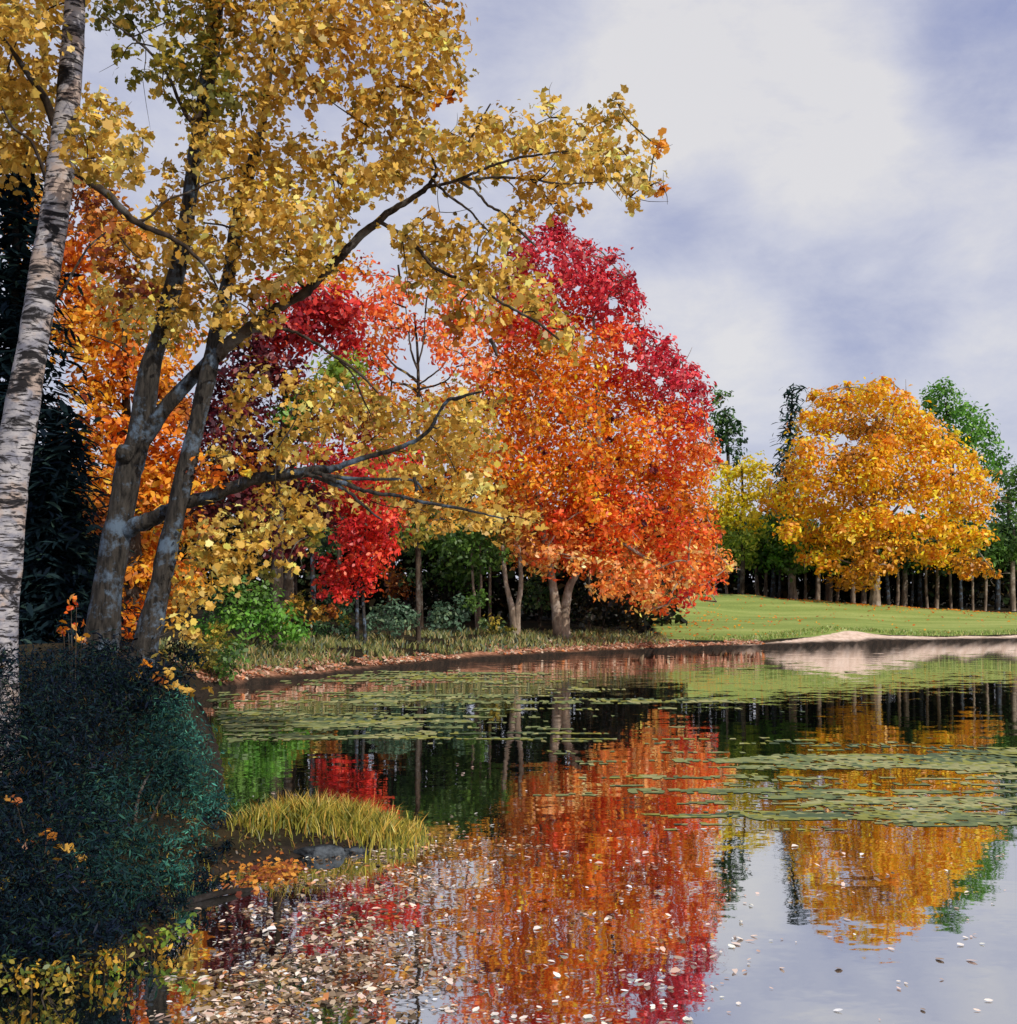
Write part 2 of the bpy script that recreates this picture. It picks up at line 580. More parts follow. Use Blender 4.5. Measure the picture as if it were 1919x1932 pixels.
# ------------------------------------------------------------------ crowns
PAL = {  # leaf colours by tree: (sRGB, weight); some have shade or highlights put into them
    'gold': [((216, 178, 86), 4), ((204, 164, 72), 4), ((180, 144, 58), 2.4), ((230, 198, 114), 2), ((146, 128, 54), 1.8)],
    'golddim': [((198, 152, 62), 3), ((172, 130, 50), 3), ((216, 172, 78), 2), ((134, 114, 46), 1.5)],
    'olive': [((128, 122, 46), 4), ((160, 142, 56), 3), ((98, 100, 40), 2), ((196, 160, 64), 1)],
    'amber': [((226, 150, 36), 4), ((206, 124, 30), 3), ((236, 172, 60), 2), ((170, 98, 34), 1.2), ((140, 60, 30), .5)],
    'deepamber': [((222, 128, 28), 4), ((196, 98, 26), 3), ((232, 156, 44), 2), ((140, 64, 28), 1)],
    'rust': [((150, 84, 36), 3), ((186, 120, 44), 3), ((110, 52, 34), 2), ((206, 146, 60), 1.4)],
    'orange': [((244, 140, 26), 4), ((240, 122, 22), 4), ((232, 100, 24), 2.2), ((248, 164, 50), 2.4), ((196, 90, 34), .6)],
    'flame': [((240, 104, 30), 4), ((232, 78, 30), 4), ((244, 134, 48), 3), ((206, 56, 34), 1.5), ((250, 160, 84), 1.4)],
    'apricot': [((250, 156, 74), 4), ((244, 132, 56), 4), ((252, 182, 116), 2.2), ((226, 94, 44), 1.5)],  # autumn orange, lightened to put highlights low on the great maple
    'red': [((214, 52, 40), 4), ((224, 72, 44), 3), ((188, 40, 46), 3), ((232, 98, 52), 1)],
    'crimson': [((186, 42, 60), 4), ((206, 58, 66), 3), ((160, 36, 56), 2.5), ((212, 84, 84), 1)],
    'ruby': [((178, 38, 42), 4), ((202, 54, 46), 3), ((136, 26, 38), 2.5), ((218, 84, 58), 1)],
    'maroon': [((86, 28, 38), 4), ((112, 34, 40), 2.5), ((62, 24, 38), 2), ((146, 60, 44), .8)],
    'coral': [((238, 126, 58), 4), ((232, 100, 52), 4), ((244, 158, 84), 2), ((212, 80, 56), 1.5)],
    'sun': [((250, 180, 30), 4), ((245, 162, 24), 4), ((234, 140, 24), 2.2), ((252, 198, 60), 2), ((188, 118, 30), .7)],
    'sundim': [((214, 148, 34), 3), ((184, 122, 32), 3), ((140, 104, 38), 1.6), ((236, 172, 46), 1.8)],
    'yellow': [((226, 196, 34), 4), ((236, 208, 62), 2.5), ((206, 172, 34), 2.5), ((176, 172, 44), 1)],
    'lime': [((128, 150, 50), 4), ((100, 130, 44), 3), ((162, 170, 62), 1.6)],
    'green': [((82, 118, 46), 4), ((66, 98, 40), 3), ((104, 140, 58), 1.6), ((52, 78, 38), 1.5)],
    'fresh': [((92, 142, 48), 4), ((72, 122, 42), 3), ((122, 164, 66), 1.6)],
    'bottle': [((50, 82, 46), 4), ((38, 64, 42), 3), ((70, 100, 56), 1.4)],
    'grove': [((58, 86, 50), 3), ((80, 108, 56), 2), ((44, 66, 44), 2.5), ((104, 126, 68), .8)],
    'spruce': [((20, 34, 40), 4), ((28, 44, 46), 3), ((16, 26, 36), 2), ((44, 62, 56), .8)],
    'pine': [((46, 66, 58), 4), ((34, 52, 50), 3), ((60, 84, 68), 1.5)],
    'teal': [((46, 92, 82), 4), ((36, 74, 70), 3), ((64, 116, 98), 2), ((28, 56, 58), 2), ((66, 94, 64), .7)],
    'gloom': [((15, 27, 36), 4), ((18, 34, 38), 3), ((13, 20, 34), 3), ((26, 42, 32), 1.8), ((58, 46, 28), .2)],  # shade of the left bank put into the leaf colour
    'tealshade': [((26, 52, 50), 4), ((20, 42, 44), 3), ((36, 68, 58), 2), ((18, 34, 42), 2), ((46, 60, 38), .8)],  # darker teal for the bush's inner side, shading put into the colour
    'shade': [((34, 36, 30), 4), ((48, 44, 28), 3), ((28, 30, 32), 3), ((64, 54, 32), 1.4), ((44, 58, 34), 1)],  # shade of the wood interior put into the leaf colour
    'sage': [((84, 112, 88), 3), ((68, 96, 74), 3), ((108, 130, 96), 1.5)],
    'shrubgold': [((180, 138, 44), 2.6), ((136, 124, 46), 3), ((88, 104, 46), 3.4), ((206, 162, 60), 1)],
}
ALB = 1.24


LAST = []


def crown(name, parent, lobes, Y, leaf, pal, cover=3.0, seed=1, depth=1.5, shape='oval', mat='leaf', clump=.30, per=14, squash=1.0, up=.45, outw=.7,
          hang=False, gap=0.0, holes=(), vary=.16, flat=1.0):
    """leaves in clumps through the lobes. lobes: (px, py, r[, palette[, dY]]); leaf: size in picture units; depth: spread of the lobes in metres"""
    rng = np.random.default_rng(seed)
    Ps, Ns, Ss, Cs = [], [], [], []
    LAST.clear()
    for lb in lobes:
        px, py, r = lb[:3]
        pk = lb[3] if len(lb) > 3 and lb[3] else pal
        dY = lb[4] if len(lb) > 4 else rng.uniform(-depth, depth)
        Yl = Y + dY
        c = at(px, py, Yl)
        LAST.append(c)
        rad = r / F * Yl
        ls = leaf / F * Y
        n = max(4, int(cover * math.pi * rad * rad / (ls * ls * AREA[shape])))
        nc = max(2, n // per)
        d = norm(rng.normal(size=(nc, 3)))
        rr = rng.uniform(0, 1, nc) ** (1 / 2.4)
        cc = c + d * (rr * rad)[:, None] * np.array([1, squash, flat])
        if gap:
            keep = rng.uniform(size=nc) > gap
            cc, d = cc[keep], d[keep]
            nc = len(cc)
            if nc == 0: continue
        cols = np.array([lin(x[0], ALB) for x in PAL[pk]])
        w = np.array([x[1] for x in PAL[pk]], float); w /= w.sum()
        ci = rng.choice(len(cols), nc, p=w)
        cv = np.exp(rng.normal(size=nc) * vary)
        m = per
        idx = np.repeat(np.arange(nc), m)
        sg = clump * rad if clump < 1.5 else clump
        sg = min(sg, ls * 2.8)
        off = rng.normal(size=(nc * m, 3)) * sg * np.array([1, 1, .75])
        P = cc[idx] + off
        li = np.where(rng.uniform(size=nc * m) < .72, ci[idx], rng.choice(len(cols), nc * m, p=w))
        C = cols[li] * (cv[idx] * np.exp(rng.normal(size=nc * m) * vary * .8))[:, None]
        N = outw * d[idx] + .35 * norm(off) + np.array([0, 0, up]) + .55 * rng.normal(size=(nc * m, 3))
        if hang:
            N = N * np.array([1, 1, .35])
        Ps.append(P); Ns.append(N); Cs.append(np.clip(C, 0, .92))
        Ss.append(ls * rng.uniform(.45, 1.35, nc * m))
    P, N, C, s = np.concatenate(Ps), np.concatenate(Ns), np.concatenate(Cs), np.concatenate(Ss)
    lo = ground_z(P[:, 0], P[:, 1])
    ok = P[:, 2] > np.maximum(lo, 0) + .02
    for hx, hy, hr in holes:                      # open windows in the crown, a leafless pocket running front to back
        hp = at(hx, hy, Y)
        a = np.arctan2(P[:, 2] - hp[2], P[:, 0] - hp[0])
        q = np.hypot(P[:, 0] / P[:, 1] * Y - hp[0], (P[:, 2] - CAMZ) / P[:, 1] * Y + CAMZ - hp[2])
        ok &= q > hr / F * Y * (1 + .3 * np.sin(3 * a + hx) + .2 * np.sin(5 * a + hy)) * rng.uniform(.75, 1.1, len(P))
    P, N, C, s = P[ok], N[ok], C[ok], s[ok]
    upd = None
    if hang:
        upd = np.tile(np.array([0, 0, 1.0]), (len(P), 1))
    V, CC, k = leafset(P, N, s, C, shape, rng, upd)
    o = np.array(parent.location)
    return link(name, ngons(name, V - o, k, CC), M[mat], parent)


def twigs(parent, roots, mat, r=.012, seed=1, reach=2.2):
    """fine boughs that carry the leaf clumps just made: each clump hangs on the nearest wood already there"""
    rng = np.random.default_rng(seed)
    have = [np.array(p, float) for p in roots]
    todo = [c.copy() for c in LAST]
    tb = Tubes(seed)
    while todo:
        D = np.array([[np.sum((c - h) ** 2) for h in have] for c in todo]) if len(have) < 400 else None
        i, j = np.unravel_index(np.argmin(D), D.shape)
        c, h = todo.pop(int(i)), have[int(j)]
        d = c - h
        ln = np.linalg.norm(d)
        have.append(c)
        if ln > reach or ln < .05: continue
        k = np.array([rng.normal() * .12, rng.normal() * .12, .10 + rng.normal() * .08]) * ln
        tb.add([h, h + d * .45 + k, c], [r * 1.1, r * .8, r * .45], 5, .1, 3)
        for _ in range(2):
            e = c + (norm(d) * .5 + rng.normal(size=3) * .6) * ln * .45
            tb.add([c, (c + e) / 2 + rng.normal(size=3) * .05 * ln, e], [r * .5, r * .4, r * .2], 4, .1, 2)
    return tb.build('twig_sprays', M[mat], parent)


def pts_px(path, Y):
    return [at(p[0], p[1], Y) for p in path]


def base_at(px, Y, up=-.04):
    x = (px - CX) / F * Y
    return (x, Y, gz(x, Y) + up)


def py_of(z, Y):
    return HY + (CAMZ - z) / Y * F


def root_px(px, Y):
    """picture row of the ground at column px, distance Y (a little below it)"""
    x = (px - CX) / F * Y
    return py_of(gz(x, Y) - .08, Y)


# ------------------------------------------------------------------ near trees
# birch
t = thing('birch_tree', 'tall leaning birch with pale banded bark rising out of the dark bushes', 'tree', base_at(-14, 11))
tb = Tubes(3)
tb.px([(-14, root_px(-14, 11), 104), (-10, 1190, 82), (8, 1000, 72), (30, 850, 64), (54, 700, 57), (78, 550, 54), (105, 400, 53), (124, 250, 47), (136, 100, 41), (142, 0, 38),
       (150, -200, 30), (156, -480, 18), (160, -760, 8)], 11, 14, .07)
tb.build('trunk', M['birch_bark'], t)
l = Limb(4)
l.px([(104, 235, 18), (85, 185, 15), (60, 150, 12), (30, 105, 9), (-10, 50, 6)], 11, 7, Y1=10.4)
build_limb(l, M['dark_bark'], t)
l = Limb(5)
l.px([(90, 350, 8), (78, 310, 7), (58, 265, 6), (25, 240, 5), (4, 200, 3)], 11, 6, Y1=10.5)
build_limb(l, M['dark_bark'], t)
l = Limb(6)
l.px([(118, 305, 20), (150, 330, 16), (205, 368, 15), (240, 405, 13), (275, 428, 12), (330, 452, 9), (375, 488, 7), (398, 520, 5), (412, 545, 3)], 11, 7, Y1=13.0, wob=.15)
l.px([(262, 418, 6), (285, 408, 5), (315, 378, 4), (360, 362, 4), (395, 345, 3), (440, 333, 2)], 12.2, 6, wob=.2)
l.px([(112, 560, 5), (135, 520, 5), (165, 470, 4), (200, 438, 3)], 11, 6, Y1=12, wob=.2)
l.px([(228, 448, 4), (245, 470, 3), (268, 490, 2)], 12, 5)
build_limb(l, M['dark_bark'], t)
HOLES = [(225, 165, 16), (272, 200, 34), (312, 246, 24), (245, 120, 18), (285, 95, 14), (320, 215, 20), (200, 95, 12), (560, 215, 22), (620, 225, 36), (590, 130, 14), (690, 150, 20), (745, 195, 12), (290, 345, 24), (340, 312, 12), (560, 310, 12),
         (700, 470, 40), (730, 520, 34), (670, 520, 24), (760, 400, 30), (700, 300, 22), (640, 265, 14), (850, 215, 36), (820, 215, 16), (890, 390, 30), (950, 370, 26), (840, 395, 24), (895, 470, 12), (960, 350, 14), (640, 345, 9), (560, 240, 16), (660, 560, 16), (420, 20, 8), (150, 60, 14), (60, 95, 18), (100, 85, 12), (300, 55, 12), (265, 60, 10), (360, 80, 12)]
BL = [(40, 60, 70), (10, 150, 60), (70, 130, 60), (60, 190, 55), (20, 230, 65), (55, 265, 55), (30, 300, 50), (80, 300, 30), (10, 40, 60), (80, 40, 50), (100, 20, 35),
      (185, 190, 30), (175, 250, 45), (165, 300, 40), (215, 290, 45), (205, 235, 35), (250, 285, 38), (255, 330, 30), (270, 260, 22), (195, 330, 35), (225, 215, 22), (155, 215, 22),
      (60, -120, 120), (-80, -60, 120), (200, -200, 130), (40, -330, 150), (220, -430, 150), (120, -600, 130), (-120, -300, 140), (-160, 60, 110), (-120, 220, 100)]
crown('crown', t, BL, 11, 16, 'gold', 3.0, 11, .9, 'maple', clump=.35, per=9, holes=HOLES)
twigs(t, pts_px([(100, 300), (118, 305), (124, 250), (136, 100), (142, 0), (60, 150), (78, 310), (150, -200), (156, -480)], 11), 'dark_bark', .008, 911, 1.2)

# twin maples
tA = thing('maple_tree', 'thick knotted grey maple trunk forking low into a long limb over the pond', 'tree', base_at(196, 16))
ta = Tubes(7)
ta.px([(180, root_px(180, 16), 86), (192, 1215, 67), (205, 1110, 56), (222, 1000, 52), (242, 890, 49), (262, 830, 45), (283, 700, 39), (300, 640, 34), (328, 540, 34), (348, 450, 28), (364, 330, 28),
       (385, 200, 32), (400, 100, 29), (412, -20, 27), (425, -220, 20), (430, -440, 10), (434, -600, 6)], 16, 13, .10)
ta.add([at(238, 856, 15.85), at(228, 852, 15.75)], [.16, .10], 9, .2)
ta.build('trunk', M['maple_bark'], tA)
l = Limb(8)
l.px([(228, 1010, 32), (262, 988, 30), (310, 968, 28), (350, 950, 26), (400, 934, 25), (450, 915, 25), (520, 897, 22), (590, 890, 18), (640, 880, 12), (690, 863, 10), (740, 850, 9), (790, 828, 8), (815, 806, 7),
      (828, 780, 6), (846, 755, 7), (862, 752, 8), (880, 746, 6), (912, 738, 3)], 16, 9, Y1=14.6, wob=.14)
l.px([(575, 893, 10), (615, 908, 8), (655, 925, 7), (680, 948, 6), (722, 982, 3)], 15.3, 7, wob=.2)
l.px([(610, 898, 9), (660, 916, 8), (705, 930, 8), (755, 936, 7), (800, 948, 6), (870, 960, 6), (915, 970, 4), (950, 978, 3)], 15.2, 7, Y1=14.6, wob=.2)
l.px([(595, 892, 9), (650, 902, 7), (720, 904, 6), (782, 907, 5), (800, 930, 4)], 15.2, 6, wob=.2)
l.px([(782, 900, 8), (788, 925, 6)], 15, 6)
l.px([(812, 805, 4), (825, 808, 3), (832, 804, 2)], 14.9, 5)
build_limb(l, M['maple_bark'], tA)
l = Limb(9)
l.px([(258, 850, 30), (290, 800, 29), (325, 755, 27), (365, 712, 25), (392, 682, 22), (402, 660, 18)], 16, 9, Y1=15.7)
build_limb(l, M['maple_bark'], tA)

tB = thing('maple_tree', 'slimmer grey maple trunk on the bank edge with the high limb arching over the pond', 'tree', base_at(278, 15.5))
ta = Tubes(10)
ta.px([(268, root_px(270, 15.5), 72), (276, 1210, 50), (292, 1150, 43), (308, 1080, 39), (326, 1000, 37), (352, 880, 34), (376, 780, 31), (400, 680, 31), (416, 600, 28), (432, 520, 25), (446, 430, 27),
       (464, 350, 23), (490, 262, 19), (502, 180, 14), (520, 60, 10), (530, -60, 8), (545, -220, 5)], 15.5, 12, .10)
ta.build('trunk', M['maple_bark'], tB)
l = Limb(12)
l.px([(408, 672, 28), (436, 646, 25), (470, 618, 21), (510, 590, 20), (548, 568, 18), (580, 548, 18), (615, 512, 17), (650, 478, 16), (690, 436, 15), (730, 404, 13), (768, 380, 11), (800, 360, 10), (815, 340, 8),
      (824, 322, 6), (812, 288, 3)], 15.5, 9, Y1=14.6, wob=.12)
l.px([(800, 355, 7), (850, 345, 6), (890, 328, 6), (925, 315, 5), (970, 300, 5), (1030, 290, 4), (1085, 284, 2)], 14.7, 6, Y1=14, wob=.25)
l.px([(868, 340, 5), (905, 336, 5), (950, 335, 5), (1000, 338, 4), (1050, 346, 4), (1130, 344, 2)], 14.5, 6, wob=.25)
l.px([(866, 342, 6), (900, 362, 5), (918, 385, 5), (945, 400, 5), (975, 430, 6), (1012, 466, 3)], 14.5, 6, wob=.3)
l.px([(818, 340, 6), (850, 372, 5), (885, 395, 4), (905, 420, 4), (940, 452, 2)], 14.6, 6, wob=.3)
l.px([(720, 420, 8), (755, 440, 7), (790, 470, 7), (815, 500, 7), (850, 520, 6), (895, 535, 6), (942, 568, 5), (985, 592, 5), (1020, 612, 5), (1056, 642, 3)], 14.9, 6, Y1=14.2, wob=.25)
l.px([(576, 548, 7), (556, 520, 6), (542, 498, 6), (505, 468, 5), (470, 448, 5), (430, 428, 4), (385, 420, 3)], 15.2, 6, wob=.25)
l.px([(600, 300, 8), (625, 325, 7), (648, 352, 4)], 15.2, 6, wob=.2)
l.px([(885, 268, 5), (905, 232, 4), (926, 196, 3)], 14.4, 6)
l.px([(925, 640, 8), (934, 655, 8), (938, 672, 4)], 14.6, 6)
l.px([(476, 626, 9), (520, 618, 7), (560, 628, 6), (600, 650, 6), (640, 678, 6), (680, 705, 6), (714, 742, 3)], 15.2, 6, Y1=14.4, wob=.25)
l.px([(640, 680, 5), (665, 705, 4), (682, 745, 4), (702, 788, 2)], 14.8, 6, wob=.25)
l.px([(752, 500, 4), (754, 518, 4), (756, 536, 2)], 14.8, 5)
build_limb(l, M['dark_bark'], tB)
l = Limb(13)
l.px([(384, 215, 14), (360, 225, 9), (345, 200, 7), (335, 180, 4)], 15.4, 6, wob=.2)
l.px([(385, 250, 9), (350, 215, 8), (310, 130, 6), (250, 70, 4), (190, 30, 2)], 15.4, 6, wob=.2)
build_limb(l, M['dark_bark'], tA)

UA = [(250, 40, 45, 'olive'), (300, 90, 40, 'olive'), (330, 40, 45, 'olive'), (270, 150, 35, 'olive'), (310, 170, 25, 'olive'), (230, 110, 25, 'olive'), (345, 130, 40, 'olive'), (400, 50, 60, 'olive'), (360, 200, 28, 'olive'),
      (200, 20, 35, 'olive'), (390, 150, 45, 'olive'), (410, 110, 40, 'olive'),
      (380, 260, 35), (430, 290, 60), (420, 250, 45), (360, 330, 45), (320, 360, 30, 'golddim'), (400, 370, 50), (300, 390, 30, 'golddim'),
      (350, 500, 60), (260, 450, 50, 'golddim'), (300, 560, 60), (320, 440, 40), (220, 550, 50), (250, 620, 50), (320, 610, 45), (210, 480, 40, 'rust'), (190, 420, 45, 'rust'), (240, 530, 40, 'rust'),
      (380, 560, 40, 'golddim'), (340, 590, 40), (380, 440, 45), (410, 480, 40),
      (450, -120, 130), (330, -160, 120), (300, -330, 140), (480, -330, 140), (400, -520, 130), (250, -60, 70, 'olive')]
crown('crown', tA, UA, 16, 15, 'gold', 2.8, 21, 1.3, 'maple', clump=.34, per=9, holes=HOLES)
twigs(tA, pts_px([(348, 450), (364, 330), (385, 200), (400, 100), (412, -20), (425, -220), (328, 540), (300, 640), (310, 130), (250, 70), (350, 215)], 16), 'dark_bark', .011, 912, 1.8)
LA = [(480, 720, 40), (560, 745, 38), (610, 735, 42), (680, 770, 52), (740, 790, 52), (800, 800, 55), (860, 790, 55), (900, 830, 55), (840, 850, 50), (700, 830, 50), (620, 800, 45), (560, 800, 45), (450, 800, 40, 'golddim'),
      (860, 890, 55), (910, 930, 50), (790, 880, 50), (740, 900, 35), (830, 950, 40, 'golddim'), (960, 975, 42), (900, 985, 35), (1010, 985, 28), (770, 960, 32), (700, 945, 28),
      (560, 930, 35), (600, 955, 40), (520, 960, 42), (470, 985, 45), (560, 1000, 40), (420, 1010, 50), (380, 1050, 45), (430, 1060, 50), (490, 1030, 45), (590, 1010, 30, 'olive'), (350, 1110, 38), (400, 1120, 36),
      (340, 1180, 30), (370, 1210, 26), (540, 1070, 22), (500, 1080, 22, 'olive'), (400, 890, 34, 'deepamber'), (470, 880, 30, 'amber'), (430, 860, 34, 'gold'), (520, 850, 45), (600, 860, 30), (440, 740, 26, 'golddim'),
      (650, 905, 28, 'golddim'), (880, 760, 40), (930, 770, 30)]
crown('crown', tA, LA, 15.6, 14, 'gold', 2.3, 22, .9, 'maple', clump=.34, per=10)
twigs(tA, pts_px([(350, 950), (450, 915), (520, 897), (590, 890), (690, 863), (740, 850), (815, 806), (846, 755), (655, 925), (755, 936), (870, 960), (720, 904)], 15.3), 'dark_bark', .010, 913, 1.6)
UB = [(460, 60, 80, 'golddim'), (560, 90, 90), (660, 60, 85, 'golddim'), (750, 110, 85), (830, 130, 48), (820, 25, 50, 'golddim'), (600, 170, 60, 'golddim'), (510, 180, 70), (720, 180, 70), (800, 180, 50), (690, 235, 45, 'golddim'),
      (740, 265, 60), (850, 90, 36), (870, 155, 24), (850, 185, 30, 'amber'), (760, 30, 60, 'golddim'), (420, 180, 50, 'olive'),
      (520, 320, 80), (600, 310, 62), (470, 370, 50), (500, 400, 72), (570, 430, 70), (640, 380, 45), (690, 330, 55), (750, 320, 50), (800, 290, 50), (620, 440, 48), (540, 480, 45), (600, 490, 40), (470, 480, 45), (660, 290, 40),
      (850, 250, 52), (900, 270, 52), (950, 245, 44), (1000, 275, 52), (1038, 222, 38), (1040, 190, 14), (1060, 290, 50), (1100, 265, 46), (1150, 225, 40), (1165, 195, 22), (1170, 280, 46), (1200, 325, 36), (1225, 352, 26), (1240, 275, 22, 'amber'), (1255, 360, 18, 'amber'), (1130, 325, 46),
      (1060, 345, 40), (1010, 345, 36, 'golddim'), (930, 310, 44), (870, 315, 48), (1190, 372, 24), (1040, 385, 32, 'golddim'), (985, 390, 30, 'golddim'), (1080, 390, 24, 'golddim'), (830, 400, 24, 'golddim'),
      (760, 450, 44), (800, 470, 50), (860, 450, 46, 'golddim'), (920, 440, 48), (965, 450, 34), (830, 530, 50), (890, 550, 52), (960, 530, 46), (1000, 570, 46), (1045, 620, 34), (1080, 648, 26), (770, 530, 34, 'golddim'), (900, 500, 44), (940, 600, 34, 'amber'), (870, 610, 36, 'amber'),
      (430, 580, 40), (470, 560, 45, 'golddim'), (500, 610, 30), (440, 620, 32), (520, 540, 34), (560, 520, 30),
      (560, -60, 110), (700, -60, 100), (620, -220, 130), (760, -180, 100)]
crown('crown', tB, UB, 15.0, 15, 'gold', 3.0, 23, 1.0, 'maple', clump=.34, per=9, holes=HOLES)
twigs(tB, pts_px([(432, 520), (446, 430), (464, 350), (490, 262), (502, 180), (520, 60), (530, -60), (510, 590), (580, 548), (650, 478), (730, 404), (800, 360), (824, 322), (925, 315), (1030, 290), (950, 335), (1050, 346), (790, 470), (895, 535), (985, 592), (625, 325)], 15), 'dark_bark', .011, 914, 1.8)


# ------------------------------------------------------------------ conifers
def conifer(label, px, Y, top, half, pal, leaf, seed, n=34, start=.06, lean=0, name='spruce_tree', group=None, ragged=.35, bark='conifer_bark', cover=1.0):
    rng = np.random.default_rng(seed)
    b = np.array(base_at(px, Y))
    t = thing(name, label, 'tree', b, group)
    tip = at(px + lean, top, Y)
    H = tip[2] - b[2]
    Tubes(seed).add([b, b + (tip - b) * .5, tip], [H * .018 + .03, H * .011 + .02, .012], 8).build('trunk', M[bark], t)
    r0 = half / F * Y
    ls = leaf / F * Y
    P, N, U, s, C = [], [], [], [], []
    cols = np.array([lin(x[0], ALB) for x in PAL[pal]])
    w = np.array([x[1] for x in PAL[pal]], float); w /= w.sum()
    for i in range(n):
        f = start + (1 - start) * (i + rng.uniform(-.3, .3)) / n
        f = min(max(f, start), .985)
        c = b + (tip - b) * f
        ln = r0 * (1 - f) ** .8 + .12 * r0
        for a in np.arange(0, 2 * math.pi, 2 * math.pi / (5 + 4 * (1 - f))) + rng.uniform(0, 6):
            L_ = ln * rng.uniform(1 - ragged, 1.08)
            m = max(4, int(cover * 4 * L_ / ls))
            tt = np.linspace(.12, 1, m)
            d = np.array([math.cos(a), math.sin(a), 0])
            sag = -.30 * L_ * tt ** 1.4 + .10 * L_ * tt ** 3
            q = c + d * (L_ * tt)[:, None] + np.array([0, 0, 1]) * sag[:, None] + rng.normal(size=(m, 3)) * ls * np.array([.5, .5, .28])
            P.append(q)
            side = rng.choice([-1, 1], m)[:, None] * np.cross(d, (0, 0, 1))
            U.append(d + .7 * side + rng.normal(size=(m, 3)) * .3)
            N.append(np.array([0, 0, 1]) + .45 * d + rng.normal(size=(m, 3)) * .3)
            s.append(ls * rng.uniform(.8, 1.7, m) * (1.15 - .4 * tt))
            C.append(cols[rng.choice(len(cols), m, p=w)] * np.exp(rng.normal() * .15))
    P, N, U, s, C = map(np.concatenate, (P, N, U, s, C))
    ok = P[:, 2] > np.maximum(ground_z(P[:, 0], P[:, 1]), 0) + .02
    V, CC, k = leafset(P[ok], N[ok], s[ok], C[ok], 'spray', rng, U[ok])
    link('crown', ngons('crown', V - b, k, CC), M['thick_leaf'], t)
    return t


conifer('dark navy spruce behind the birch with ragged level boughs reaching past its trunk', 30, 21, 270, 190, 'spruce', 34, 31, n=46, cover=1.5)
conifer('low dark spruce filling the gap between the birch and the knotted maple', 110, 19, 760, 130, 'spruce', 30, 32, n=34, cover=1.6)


# ------------------------------------------------------------------ broadleaf trees behind
def broadleaf(label, px, Y, trunk, lobes, pal, leaf, seed, cover=3.4, depth=2.2, bark='dark_bark', limbs=(), shape='oval', name='autumn_tree', group=None, gap=0.0, clump=.3, per=14, crown_name='crown', **kw):
    t = thing(name, label, 'tree', base_at(px, Y), group)
    tb = Tubes(seed)
    for i, p in enumerate(trunk):
        p = list(p)
        if i == 0 or p[0][1] is None:
            p[0] = (p[0][0], root_px(p[0][0], Y), p[0][2])
        tb.px(p, Y, 8, .1)
    tb.build('trunk', M[bark], t)
    if limbs:
        lb = Tubes(seed + 1)
        for p in limbs:
            lb.px(p, Y - .2, 6, .1, wob=.2)
        lb.build('limb', M[bark], t)
    crown(crown_name, t, lobes, Y, leaf, pal, cover, seed + 2, depth, shape, gap=gap, clump=clump, per=per, **kw)
    if len(lobes) > 24:
        twigs(t, [at(q[0], q[1], Y) for p in trunk for q in p[1:]] + [at(q[0], q[1], Y - .2) for p in limbs for q in p], bark, .016 + .0004 * Y, seed + 3, 5.0)
    return t


broadleaf('bright amber and gold tree between the dark spruces and the paired maple trunks', 255, 27,
          [[(255, None, 40), (252, 1100, 34), (248, 950, 26), (240, 800, 18), (235, 600, 8)]],
          [(200, 400, 45, 'rust'), (170, 470, 55, 'deepamber'), (240, 440, 40), (150, 560, 50, 'deepamber'), (220, 600, 60), (170, 650, 60, 'amber'), (250, 680, 55, 'deepamber'), (190, 740, 60), (130, 620, 45), (150, 820, 50, 'deepamber'),
           (220, 820, 55, 'deepamber'), (190, 900, 55, 'amber'), (260, 900, 50, 'rust'), (300, 820, 50, 'deepamber'), (320, 760, 40, 'rust'), (285, 950, 50, 'amber'), (300, 900, 42, 'amber'), (200, 960, 40, 'rust'), (260, 1020, 45, 'amber'), (270, 1090, 45, 'amber'),
           (255, 1160, 40, 'deepamber'), (310, 700, 45, 'amber'), (330, 640, 45), (340, 1000, 26, 'amber'), (150, 370, 40, 'rust'), (110, 520, 40), (120, 440, 30, 'deepamber'), (330, 560, 40), (60, 420, 50, 'amber'), (50, 520, 40, 'deepamber'), (30, 350, 50, 'gold'), (330, 860, 44, 'deepamber'), (350, 1080, 40, 'amber'), (310, 1130, 40, 'amber'), (380, 1000, 30, 'rust'), (300, 1040, 40, 'deepamber'), (370, 920, 40, 'amber'), (340, 780, 40, 'rust')],
          'amber', 15, 41, 5.0, 1.6)
broadleaf('dark maroon tree topped with ruby leaves behind the long low maple limb', 520, 34,
          [[(520, None, 26), (525, 1050, 22), (530, 900, 16), (540, 720, 8)]],
          [(600, 590, 60, 'ruby'), (640, 610, 44, 'ruby'), (560, 620, 50, 'ruby'), (590, 560, 40, 'ruby'), (530, 640, 45, 'ruby'), (650, 580, 34, 'ruby'), (520, 560, 40, 'red'), (490, 620, 40, 'maroon'), (660, 650, 36, 'ruby'),
           (460, 680, 45), (430, 740, 45), (500, 690, 40), (420, 810, 45), (400, 870, 45), (470, 780, 50), (540, 710, 40), (560, 800, 45), (500, 850, 50), (440, 880, 50), (380, 780, 40), (400, 960, 40), (470, 940, 45), (540, 930, 50), (590, 960, 40),
           (600, 870, 45, 'ruby'), (660, 880, 45, 'ruby'), (690, 850, 40, 'ruby'), (620, 720, 45, 'lime'), (660, 700, 40, 'lime'), (590, 740, 30, 'olive'), (545, 780, 34, 'fresh'), (560, 760, 26, 'fresh'), (640, 780, 40, 'rust'), (700, 780, 40, 'rust'), (560, 1040, 34), (500, 1010, 40)],
          'maroon', 13, 45, 4.6, 1.2)
